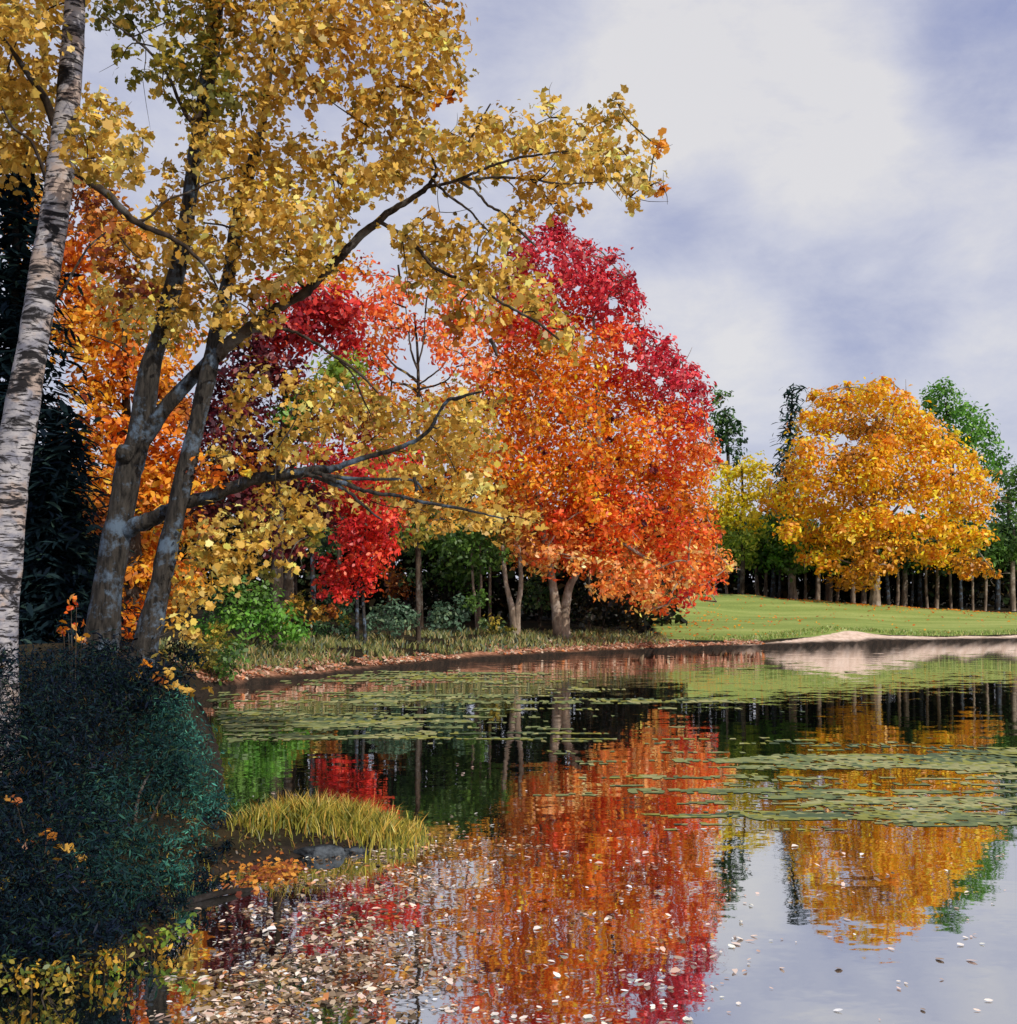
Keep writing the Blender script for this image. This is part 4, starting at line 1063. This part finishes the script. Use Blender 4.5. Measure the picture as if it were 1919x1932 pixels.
sprig('rust brown sprig on the dark bush halfway up the bank', 75, 8.6, [(60, 1580, 14, 'rust'), (90, 1570, 14, 'rust'), (30, 1510, 12, 'rust'), (110, 1610, 12, 'golddim'), (125, 1600, 10, 'golddim'), (150, 1615, 8, 'golddim')], 'rust', 16, 333, cover=.9)
sprig('orange sprig of leaves at the foot of the knotted maple', 140, 13.0, [(135, 1150, 12, 'flame'), (145, 1175, 10, 'flame'), (130, 1195, 14, 'deepamber'), (155, 1200, 12, 'amber'), (120, 1190, 8, 'amber'), (145, 1130, 8, 'flame')], 'deepamber', 15, 336, cover=1.3)
sprig('yellow sprig drooping over the water corner below the slim maple', 310, 14.2, [(270, 1250, 10, 'amber'), (310, 1240, 14), (320, 1265, 14), (300, 1285, 14, 'rust'), (330, 1295, 12), (260, 1275, 10, 'gold'), (345, 1300, 10), (265, 1305, 8), (365, 1305, 10), (390, 1303, 8)], 'gold', 17, 339, cover=1.3)
sprig('small green sprouts at the muddy water edge by the log', 415, 9.3, [(390, 1735, 9, 'lime'), (410, 1728, 8, 'fresh'), (380, 1740, 8, 'olive'), (425, 1725, 6, 'fresh')], 'lime', 13, 342, cover=1.2)


# ------------------------------------------------------------------ sedge on the spit
def blades(name, parent, xy, h, C, seed, mat='blade', w=.014, loc=None):
    rng = np.random.default_rng(seed)
    n = len(xy)
    z = np.maximum(ground_z(xy[:, 0], xy[:, 1]), 0) - .01
    a = rng.uniform(0, 6.28, n)
    ln = rng.uniform(.05, .75, n) * h
    dx, dy = np.cos(a) * ln, np.sin(a) * ln
    b = rng.uniform(0, 6.28, n)
    wx, wy = np.cos(b) * w * .5, np.sin(b) * w * .5 * .4
    pts = []
    for f, ww in ((0, 1), (.5, .85), (1, .0)):
        cx, cy, cz = xy[:, 0] + dx * f * f, xy[:, 1] + dy * f * f, z + h * (f - .15 * f * f)
        if ww:
            pts.append(np.stack([cx - wx * ww, cy - wy * ww, cz], -1)); pts.append(np.stack([cx + wx * ww, cy + wy * ww, cz], -1))
        else:
            pts.append(np.stack([cx, cy, cz], -1))
    V = np.stack([pts[0], pts[1], pts[3], pts[4], pts[2]], 1).reshape(-1, 3)
    CC = np.repeat(C, 5, axis=0)
    o = np.array(loc if loc is not None else (0, 0, 0))
    return link(name, ngons(name, V - o, 5, CC), M[mat], parent)


def palcol(pal, n, rng, v=.18):
    cols = np.array([lin(c[0], ALB) for c in PAL[pal]])
    w = np.array([c[1] for c in PAL[pal]]); w = w / w.sum()
    return np.clip(cols[rng.choice(len(cols), n, p=w)] * np.exp(rng.normal(size=n) * v)[:, None], 0, .9)


SG = 'sedge tussocks on the little spit'
PAL['sedge'] = [((158, 146, 54), 4), ((122, 122, 46), 4), ((188, 170, 76), 1.4), ((86, 96, 40), 3), ((160, 118, 50), .8)]
for i, (px, py, rx, hh, lab) in enumerate([(500, 1578, .24, .24, 'short sedge tussock at the bank end of the spit'), (550, 1572, .26, .33, 'tall yellow sedge tussock second from the bank on the spit'), (605, 1572, .28, .34, 'tallest sedge tussock in the middle of the spit'),
                                           (660, 1575, .26, .33, 'yellow sedge tussock just past the middle of the spit'), (715, 1580, .24, .24, 'low sedge tussock near the outer end of the spit'), (768, 1584, .16, .15, 'smallest sedge tussock at the tip of the spit')]):
    rng = np.random.default_rng(400 + i)
    x, y = on_water(px, py)
    n = 800
    q = rng.normal(size=(n, 2)) * np.array([rx * .6, .24])
    xy = np.array([x, y]) + q
    loc = np.array([x, y, max(gz(x, y), 0)])
    t = thing('sedge_tussock', lab, 'grass tussock', loc, SG)
    h = hh * rng.uniform(.45, 1.15, n) * np.exp(-(q[:, 0] / (rx * 1.6)) ** 2)
    m = 60
    q2 = rng.normal(size=(m, 2)) * np.array([rx * .6, .2])
    blades('foliage', t, np.concatenate([xy, np.array([x, y]) + q2]), np.concatenate([h, hh * rng.uniform(.95, 1.35, m)]),
           np.concatenate([palcol('sedge', n, rng), palcol('gold', m, rng)]), 420 + i, w=.013, loc=loc)

# ------------------------------------------------------------------ rock, logs, fallen leaves on the near water edge
import bmesh


def rock(name, label, cat, loc, size, seed, mat):
    bm = bmesh.new()
    bmesh.ops.create_icosphere(bm, subdivisions=3, radius=1)
    rng = np.random.default_rng(seed)
    ph = rng.uniform(0, 6, 6)
    for v in bm.verts:
        d = v.co.normalized()
        k = 1 + .16 * math.sin(3 * d.x + ph[0]) + .14 * math.sin(4 * d.y + ph[1] + 2 * d.z) + .08 * math.sin(7 * d.z + ph[2] + 5 * d.x) + .05 * rng.normal() * .4
        v.co = d * k
        v.co.x *= size[0]; v.co.y *= size[1]; v.co.z *= size[2]
    me = bpy.data.meshes.new(name)
    bm.to_mesh(me); bm.free()
    me.polygons.foreach_set('use_smooth', np.ones(len(me.polygons), bool))
    return tag(link(name, me, M[mat], None, loc), label, cat)


M['rock'] = bark_mat('wet_rock', lin((20, 23, 28)), lin((50, 54, 58)), lin((84, 90, 96)), 1, 16)
x, y = on_water(600, 1612)
rock('rock', 'dark wet rock at the water edge below the sedge', 'rock', (x, y, .015), (.26, .15, .075), 3, 'rock')
x, y = on_water(665, 1606)
rock('rock', 'smaller flat dark stone past the end of the wet rock', 'rock', (x, y, .008), (.14, .08, .04), 4, 'rock')


def log(label, p0, p1, r, seed, mat='dark_bark'):
    a, b = np.array([*on_water(*p0), .02]), np.array([*on_water(*p1), .004])
    loc = (a + b) / 2
    t = thing('log', label, 'log', loc)
    tb = Tubes(seed)
    m = (a + b) / 2 + np.array([0, .04, .015])
    tb.add([a, m, b], [r, r * .9, r * .6], 10, .12)
    tb.build('stem', M[mat], t)
    k = Tubes(seed + 1)
    k.add([m, m + np.array([.10, -.03, .09])], [r * .45, r * .2], 7)
    k.build('branch_stub', M[mat], t)
    cap = Tubes(seed + 2)
    d = norm(a - m)
    cap.add([a, a + d * .006], [r * .92, r * .9], 10, .05)
    cap.build('cut_end', M['dark_bark'], t)
    return t


log('half sunken brown log on the mud at the water edge', (352, 1706), (478, 1680), .028, 501, 'conifer_bark')

rngL = np.random.default_rng(77)


def leaf_pile(name, label, cat, cx, cy, rx, ry, n, size, pal, seed, hz=.05, kind=None, group=None):
    rng = np.random.default_rng(seed)
    q = rng.normal(size=(n, 2)) * np.array([rx, ry]) * .5
    x, y = cx + q[:, 0], cy + q[:, 1]
    z = np.maximum(ground_z(x, y), 0) + .008 + rng.uniform(0, hz, n) * np.exp(-(q[:, 0] / rx) ** 2 - (q[:, 1] / ry) ** 2)
    P = np.stack([x, y, z], -1)
    V, CC, k = leafset(P, np.array([0, -.25, 1]) + rng.normal(size=(n, 3)) * .35, size * rng.uniform(.6, 1.3, n), palcol(pal, n, rng), 'maple', rng)
    return tag(link(name, ngons(name, V, k, CC), M['leaf']), label, cat, group, kind)


x, y = on_water(505, 1650)
leaf_pile('leaf_litter', 'drift of orange fallen leaves caught at the water edge by the rock', 'fallen leaves', x, y, .34, .5, 240, .05, 'rust', 510, .02, 'stuff')


def near_litter():
    rng = np.random.default_rng(520)
    n = 6000
    p = np.stack([rng.uniform(-5.2, -.8, n), rng.uniform(7, 13.2, n)], -1)
    sd = shore_dist(p[:, 0], p[:, 1])
    ok = (sd > .0) & (sd < 1.0) & (fbm(p[:, 0] * 2, p[:, 1] * 2, 3, 5) > .42)
    p = p[ok]
    z = ground_z(p[:, 0], p[:, 1]) + .01
    PAL['mulch'] = [((84, 62, 40), 4), ((120, 86, 50), 3), ((56, 46, 34), 3), ((150, 104, 52), 1.4), ((70, 78, 44), 1.5)]
    V, CC, k = leafset(np.stack([p[:, 0], p[:, 1], z], -1), np.array([0, -.2, 1]) + rng.normal(size=(len(p), 3)) * .35, rng.uniform(.02, .06, len(p)), palcol('mulch', len(p), rng), 'oval', rng)
    tag(link('fallen_leaves', ngons('fallen_leaves', V, k, CC), M['leaf']), 'brown sodden leaf litter on the mud by the sedge and bushes', 'fallen leaves', kind='stuff')
    ok = rng.uniform(size=len(p)) < .35
    q = p[ok] + rng.normal(size=(ok.sum(), 2)) * .03
    tag(blades('bank_grass', None, q, rng.uniform(.03, .14, len(q)), palcol('sedge', len(q), rng), 521, w=.008), 'thin grass scattered over the mud of the near bank', 'grass', kind='stuff')


near_litter()

# ------------------------------------------------------------------ scatter along the far shore
def shore_scatter():
    rng = np.random.default_rng(610)
    P = []
    n = len(SH_P)
    pts = [SH_P[i] for i in range(24, 37)]
    seg = [(pts[i], pts[i + 1]) for i in range(len(pts) - 1)]
    ln = np.array([math.dist(a, b) for a, b in seg]); ln /= ln.sum()
    m = 9000
    k = rng.choice(len(seg), m, p=ln)
    a = np.array([seg[i][0] for i in k]); b = np.array([seg[i][1] for i in k])
    t = rng.uniform(0, 1, m)[:, None]
    d = norm(b - a)
    nr = np.stack([-d[:, 1], d[:, 0]], -1)
    p = a + (b - a) * t + nr * (.15 + rng.exponential(.38, m))[:, None]
    sd = shore_dist(p[:, 0], p[:, 1])
    ok = (sd > .16 + .2 * rng.uniform(size=len(sd))) & (fbm(p[:, 0] * .5, p[:, 1] * .8, 3, 9) > .36 + .14 * np.clip(sd, 0, 2)) & (p[:, 0] < 12)
    p = p[ok]
    z = ground_z(p[:, 0], p[:, 1]) + rng.uniform(.008, .045, len(p))
    PAL['shore'] = [((206, 158, 132), 4), ((172, 116, 90), 3), ((228, 194, 172), 3.4), ((116, 74, 56), 2), ((206, 132, 80), 1), ((132, 112, 86), 2.4)]
    V, CC, kk = leafset(np.stack([p[:, 0], p[:, 1], z], -1), np.array([0, -.25, 1.0]) + rng.normal(size=(len(p), 3)) * .32, rng.uniform(.08, .22, len(p)), palcol('shore', len(p), rng), 'oval', rng)
    tag(link('fallen_leaves', ngons('fallen_leaves', V, kk, CC), M['leaf']), 'salmon pink and rust leaf litter washed up along the far shore', 'fallen leaves', kind='stuff')
    # rough grass above it
    m = 9000
    k = rng.choice(len(seg), m, p=ln)
    a = np.array([seg[i][0] for i in k]); b = np.array([seg[i][1] for i in k])
    t = rng.uniform(0, 1, m)[:, None]
    d = norm(b - a)
    nr = np.stack([-d[:, 1], d[:, 0]], -1)
    p = a + (b - a) * t + nr * rng.uniform(.5, 4.2, m)[:, None]
    ok = (shore_dist(p[:, 0], p[:, 1]) > .45) & (fbm(p[:, 0] * .6, p[:, 1] * .6, 3, 19) > .38) & (p[:, 0] < 6.5)
    p = p[ok]
    PAL['rough'] = [((128, 130, 74), 4), ((104, 112, 62), 3), ((160, 140, 92), 3), ((84, 98, 60), 2), ((96, 108, 92), 1.5)]
    tag(blades('bank_grass', None, p, rng.uniform(.12, .34, len(p)), palcol('rough', len(p), rng), 611, w=.06), 'rough tan and olive grass on the bank above the leaf litter', 'grass', kind='stuff')


shore_scatter()


def lawn_scatter():
    rng = np.random.default_rng(640)
    a = np.stack([5.5 + rng.exponential(5.0, 420), rng.uniform(47.2, 60, 420)], -1)
    b = np.stack([rng.normal(22, 5.5, 700), 66 + rng.normal(0, 3.0, 700)], -1)
    p = np.concatenate([a, b])
    sd = shore_dist(p[:, 0], p[:, 1])
    ok = (sd > 1.0) & (p[:, 1] < 69.5)
    p = p[ok]
    z = ground_z(p[:, 0], p[:, 1]) + .03
    V, CC, k = leafset(np.stack([p[:, 0], p[:, 1], z], -1), np.array([0, -.3, 1]) + rng.normal(size=(len(p), 3)) * .3, rng.uniform(.09, .2, len(p)), palcol('deepamber', len(p), rng), 'oval', rng)
    tag(link('fallen_leaves', ngons('fallen_leaves', V, k, CC), M['leaf']), 'sparse orange leaves fallen on the lawn under the trees', 'fallen leaves', kind='stuff')
    x = rng.uniform(7, 36, 60000)
    y = rng.uniform(46.5, 56, 60000)
    sd = shore_dist(x, y)
    lim = .75 + .6 * np.exp(-((x - 14.6) / 3.0) ** 2) + .2 * sstep(12, 15, x) + .5 * (fbm(x * .8, y * .3, 3, 8) - .5)
    ok = (sd > lim - .1) & (sd < lim + .9)
    p = np.stack([x[ok], y[ok]], -1)
    PAL['turf'] = [((128, 148, 72), 4), ((104, 128, 60), 3), ((158, 168, 96), 2), ((170, 160, 104), 1)]
    tag(blades('bank_grass', None, p, rng.uniform(.05, .2, len(p)), palcol('turf', len(p), rng), 641, w=.05), 'uneven grass lip where the lawn meets the sand', 'grass', kind='stuff')


lawn_scatter()


# ------------------------------------------------------------------ pond weed on the water
def pond_weed():
    ys = [11.3]
    while ys[-1] < 37:
        ys.append(ys[-1] + .00035 * ys[-1] ** 2 + .012)
    ys = np.array(ys)
    xs = np.arange(-8.5, 24, .07)
    X, Y = np.meshgrid((xs[1:] + xs[:-1]) / 2, (ys[1:] + ys[:-1]) / 2)
    # extent of the mats on the pond: two drifts, thinned towards the middle
    a1 = sstep(37, 31, Y) * sstep(17.0, 19.0, Y) * sstep(6.5, 0.0, X) * sstep(-8.4, -6.5, X + 0 * Y)
    a1 = np.maximum(a1, .8 * sstep(28, 24, Y) * sstep(16.6, 18.0, Y) * sstep(9, 4, X) * sstep(-4, -1, X))
    a2 = sstep(17.6, 16.4, Y) * sstep(11.4, 12.2, Y) * sstep(-.8, 2.2, X - .25 * (13.5 - Y)) * (.85 + .35 * sstep(2.2, 3.6, X))
    a3 = .74 * sstep(21, 18, Y) * sstep(16.2, 17, Y) * sstep(-1, 1, X) * sstep(16, 9, X)
    a4 = .42 * sstep(40, 36, Y) * sstep(26, 29, Y) * sstep(3, 5, X) * sstep(18, 12, X)
    w = np.maximum(np.maximum(a1, a2), np.maximum(a3, a4))
    yw = 9 * np.log(Y)
    f = fbm(X * .10 + yw * .05, yw * .9, 4, 31)
    g = fbm(X * .38, yw * 6.5, 4, 57)
    h = fbm(X * 2.4, yw * 11, 3, 83)
    v = .30 * f + .46 * g + .24 * h
    keep = (v > (.76 - .262 * w)) & (w > .03) & (shore_dist(X, Y) < -.25)
    keep &= np.random.default_rng(70).uniform(size=X.shape) < np.clip(.35 + (v - (.76 - .262 * w)) * 8, 0, .96)
    r, c = np.nonzero(keep)
    rng = np.random.default_rng(71)
    jx = rng.uniform(-.03, .03, (len(ys), len(xs)))
    jy = rng.uniform(-.3, .3, (len(ys), len(xs))) * np.gradient(ys)[:, None]
    GX, GY = xs[None] + jx, ys[:, None] + jy
    V = np.stack([np.stack([GX[r + i, c + j], GY[r + i, c + j], np.full(len(r), .005)], -1) for i, j in ((0, 0), (0, 1), (1, 1), (1, 0))], 1).reshape(-1, 3)
    PAL['weed'] = [((128, 136, 86), 4), ((106, 118, 74), 3.6), ((152, 152, 102), 1.8), ((134, 136, 64), 2), ((78, 94, 64), 2.8)]
    C = np.array([lin(x[0]) for x in PAL['weed']])
    q = np.clip((fbm(X * .3, Y * .8, 3, 91)[r, c] - .25) * 2 * 4.99, 0, 4).astype(int)
    q = np.where(rng.uniform(size=len(q)) < .4, rng.integers(0, 5, len(q)), q)
    col = C[q] * np.exp(rng.normal(size=len(q)) * .12)[:, None]
    tag(link('pond_weed', ngons('pond_weed', V, 4, np.repeat(col, 4, axis=0)), M['alga']), 'sage green pond weed floating in long drifts across the water', 'pond weed', kind='stuff')


pond_weed()


# ------------------------------------------------------------------ floating leaves
def floaters():
    rng = np.random.default_rng(88)
    spots = []

    def scatter(n, x0, x1, y0, y1, fn=None, grp=0):
        k = 0
        while k < n:
            px, py = rng.uniform(x0, x1), rng.uniform(y0, y1)
            if fn is not None and rng.uniform() > fn(px, py): continue
            x, y = on_water(px, py)
            if shore_dist(np.array([x]), np.array([y]))[0] > -.05: continue
            spots.append((x, y, grp)); k += 1
    strip = lambda px, py: float(fbm(np.array([px / 110.]), np.array([py / 16.]), 3, 4)[0] ** 4) * 4
    # drift of leaves off the near bank, thick by the spit and thinning out over the pond
    scatter(3400, 180, 980, 1590, 1960, lambda px, py: math.exp(-(abs(px - (760 - (py - 1600) * .62)) / 165) ** 2) * (.08 + 1.5 * strip(px, py)), 0)
    scatter(120, 620, 1020, 1560, 1620, lambda px, py: .3 + strip(px, py), 0)
    scatter(330, 820, 1420, 1560, 1960, lambda px, py: .15 + strip(px, py), 1)
    scatter(120, 1120, 1900, 1560, 1960, lambda px, py: .08 + strip(px, py) * (1.3 if py < 1780 else .4), 2)
    scatter(26, 470, 1300, 1430, 1560, None, 3)
    spots.sort(key=lambda s: s[1])
    PAL['float'] = [((214, 186, 172), 4), ((228, 206, 192), 3), ((188, 156, 138), 3), ((150, 128, 110), 2), ((206, 148, 110), 1), ((232, 222, 212), 1.5)]
    PAL['driftleaf'] = [((136, 114, 88), 4), ((168, 146, 120), 3), ((104, 84, 62), 4), ((206, 188, 168), 1.4), ((158, 100, 52), 1.6), ((74, 60, 46), 2.4), ((176, 134, 60), 1)]
    LAB = {0: ('pale curled leaf in the thick drift of floating leaves off the near bank', 'leaves drifting off the near bank'),
           1: ('pale pinkish leaf floating over the red reflection of the great maple', 'leaves floating over the red reflection'),
           2: ('pale leaf floating over the grey sky and gold tree reflection', 'leaves floating over the sky reflection'),
           3: ('tiny white leaf floating alone on the dark water beyond the sedge', 'lone leaves on the dark water')}
    near, far = [], []
    quota = {0: 140, 1: 95, 2: 40, 3: 20}
    for s in spots:
        if quota[s[2]] > 0:
            quota[s[2]] -= 1; near.append(s)
        else:
            far.append(s)
    shapes = []
    for v in range(6):
        sh = SH['oval']
        P = sh * np.array([.7 + .12 * v, 1, 1.0])
        P[:, 2] = .22 * (sh[:, 0] ** 2) * (1.2 + .3 * v) + .15 * sh[:, 1] ** 2
        me = bpy.data.meshes.new('floating_leaf')
        vs = [tuple(p) for p in P] + [(0, 0, .0)]
        kk = len(P)
        me.from_pydata(vs, [], [(i, (i + 1) % kk, kk) for i in range(kk)])
        shapes.append(me)
    variants = []
    for i in range(24):
        me = shapes[i % 6].copy()
        c = palcol('driftleaf' if i < 12 else 'float', 1, rng)[0]
        a = me.color_attributes.new('Col', 'FLOAT_COLOR', 'POINT')
        a.data.foreach_set('color', np.tile(np.array([*c, 1], np.float32), len(me.vertices)))
        me.materials.append(M['floater'])
        variants.append(me)
    for x, y, g in near:
        me = variants[int(rng.integers(0, 12)) if (g == 0 and rng.uniform() < .75) else int(rng.integers(12, 24))]
        o = bpy.data.objects.new('floating_leaf', me)
        COL.objects.link(o)
        o.location = (x, y, .006)
        s = min(.085, .042 * math.exp(rng.normal() * .38))
        o.scale = (s * rng.uniform(.8, 1.3), s, s)
        o.rotation_euler = (rng.normal() * .12, rng.normal() * .12, rng.uniform(0, 6.28))
        tag(o, LAB[g][0], 'leaf', LAB[g][1])
    q = np.array([(x, y, .007) for x, y, g in far])
    g = np.array([s[2] for s in far])
    n = len(q)
    C = np.where((g == 0)[:, None] & (rng.uniform(size=n) < .75)[:, None], palcol('driftleaf', n, rng), palcol('float', n, rng))
    V, CC, k = leafset(q, np.array([0, 0, 1]) + rng.normal(size=(n, 3)) * np.array([.2, .2, 0]), np.minimum(.09, .042 * np.exp(rng.normal(size=n) * .4)), C, 'oval', rng)
    V[:, 2] = np.maximum(V[:, 2], .003)
    tag(link('floating_leaves', ngons('floating_leaves', V, k, CC), M['floater']), 'mass of small pale floating leaves farther out on the water', 'fallen leaves', kind='stuff')


floaters()

# ------------------------------------------------------------------ sky, sun, camera
w = bpy.data.worlds.new('World')
S.world = w
w.use_nodes = True
nt = w.node_tree
nt.nodes.clear()
L = nt.links.new
SUN = norm(np.array([.52, -.60, .60]))
elev = math.asin(SUN[2])
sky = node(nt, 'ShaderNodeTexSky', sky_type='NISHITA', sun_disc=False)
sky.sun_elevation = elev
sky.sun_rotation = math.atan2(SUN[0], SUN[1])
geo = node(nt, 'ShaderNodeTexCoord')
mp = node(nt, 'ShaderNodeMapping')
mp.inputs['Scale'].default_value = (3.4, 3.4, 8.5)
L(geo.outputs['Generated'], mp.inputs[0])
nz = node(nt, 'ShaderNodeTexNoise', Scale=1.0, Detail=8.0, Roughness=.60, Distortion=.25)
L(mp.outputs[0], nz.inputs[0])


def math_node(op, a, b=None):
    n = node(nt, 'ShaderNodeMath', operation=op)
    for i, v in enumerate((a, b)):
        if v is None: continue
        if isinstance(v, (int, float)): n.inputs[i].default_value = v
        else: L(v, n.inputs[i])
    return n.outputs[0]


def bank(px, py, deg, amp):
    """a bank of cloud towards one compass point and elevation"""
    d = norm(np.array([px - CX, F, HY - py]))
    n = node(nt, 'ShaderNodeVectorMath', operation='DOT_PRODUCT')
    L(geo.outputs['Generated'], n.inputs[0])
    n.inputs[1].default_value = tuple(d)
    mr = node(nt, 'ShaderNodeMapRange', interpolation_type='SMOOTHSTEP')
    mr.inputs['From Min'].default_value = math.cos(R(deg))
    mr.inputs['From Max'].default_value = 1.0
    mr.inputs['To Max'].default_value = amp
    L(n.outputs['Value'], mr.inputs[0])
    return mr.outputs[0]


mp2 = node(nt, 'ShaderNodeMapping')
mp2.inputs['Scale'].default_value = (9, 9, 15)
L(geo.outputs['Generated'], mp2.inputs[0])
nz2 = node(nt, 'ShaderNodeTexNoise', Scale=1.0, Detail=9.0, Roughness=.66, Distortion=.3)
L(mp2.outputs[0], nz2.inputs[0])
v = math_node('ADD', math_node('ADD', math_node('MULTIPLY', nz.outputs[0], .58), math_node('MULTIPLY', nz2.outputs[0], .46)), .05)
for b in [(1400, 190, 9, .22), (1150, 150, 6, .10), (1750, 330, 7, .14), (1320, 620, 5, .10), (1880, 110, 5, -.24), (1310, 400, 3.6, -.17), (1420, 420, 4, -.07), (1650, 560, 5.0, -.12), (1800, 500, 4, -.09), (1000, 50, 5, -.08), (1450, 700, 4, .10), (1850, 700, 4, .08), (1230, 430, 3, -.08), (620, 220, 7, -.12)]:
    v = math_node('ADD', v, bank(*b))
cr = node(nt, 'ShaderNodeValToRGB')
e = cr.color_ramp.elements
for i, (p, c) in enumerate([(.22, (150, 160, 202)), (.42, (182, 187, 214)), (.58, (208, 210, 226)), (.76, (232, 230, 232))]):
    if i > 1: e.new(.5)
    e[i].position = p
for i, (p, c) in enumerate([(.22, (150, 160, 202)), (.42, (182, 187, 214)), (.58, (208, 210, 226)), (.76, (232, 230, 232))]):
    e[i].position = p
    e[i].color = (*lin(c), 1)
L(v, cr.inputs[0])
up = node(nt, 'ShaderNodeVectorMath', operation='SCALE')
up.inputs['Scale'].default_value = 10.0
L(cr.outputs[0], up.inputs[0])
mx = node(nt, 'ShaderNodeMix', data_type='RGBA')
mx.inputs[0].default_value = .88
L(sky.outputs[0], mx.inputs[6])
L(up.outputs[0], mx.inputs[7])
bg = node(nt, 'ShaderNodeBackground', Strength=.1)
L(mx.outputs[2], bg.inputs[0])
wo = node(nt, 'ShaderNodeOutputWorld')
L(bg.outputs[0], wo.inputs[0])

ld = bpy.data.lights.new('sun', 'SUN')
ld.energy = 3.6
ld.angle = R(.6)
ld.color = (1.0, .93, .82)
lo = bpy.data.objects.new('sun', ld)
COL.objects.link(lo)
from mathutils import Vector
lo.rotation_euler = Vector(tuple(SUN)).to_track_quat('Z', 'Y').to_euler()
lo.location = (0, -20, 40)

cd = bpy.data.cameras.new('camera')
cam = bpy.data.objects.new('camera', cd)
COL.objects.link(cam)
cam.location = (0, 0, CAMZ)
cam.rotation_euler = (R(90), 0, 0)
cd.sensor_fit = 'VERTICAL'
cd.sensor_height = 36.0
cd.sensor_width = 36.0
cd.lens = 36.0 * F / 1932.0
cd.shift_y = (HY - 966.0) / 1932.0
cd.clip_end = 3000
S.camera = cam
S.view_settings.view_transform = 'Standard'
S.view_settings.look = 'None'
S.view_settings.exposure = 0
S.view_settings.gamma = 1
S.render.engine = 'CYCLES'
S.cycles.max_bounces = 8
S.cycles.diffuse_bounces = 3
S.cycles.glossy_bounces = 3
S.cycles.transmission_bounces = 4
S.cycles.use_denoising = True
S.cycles.sample_clamp_indirect = 6
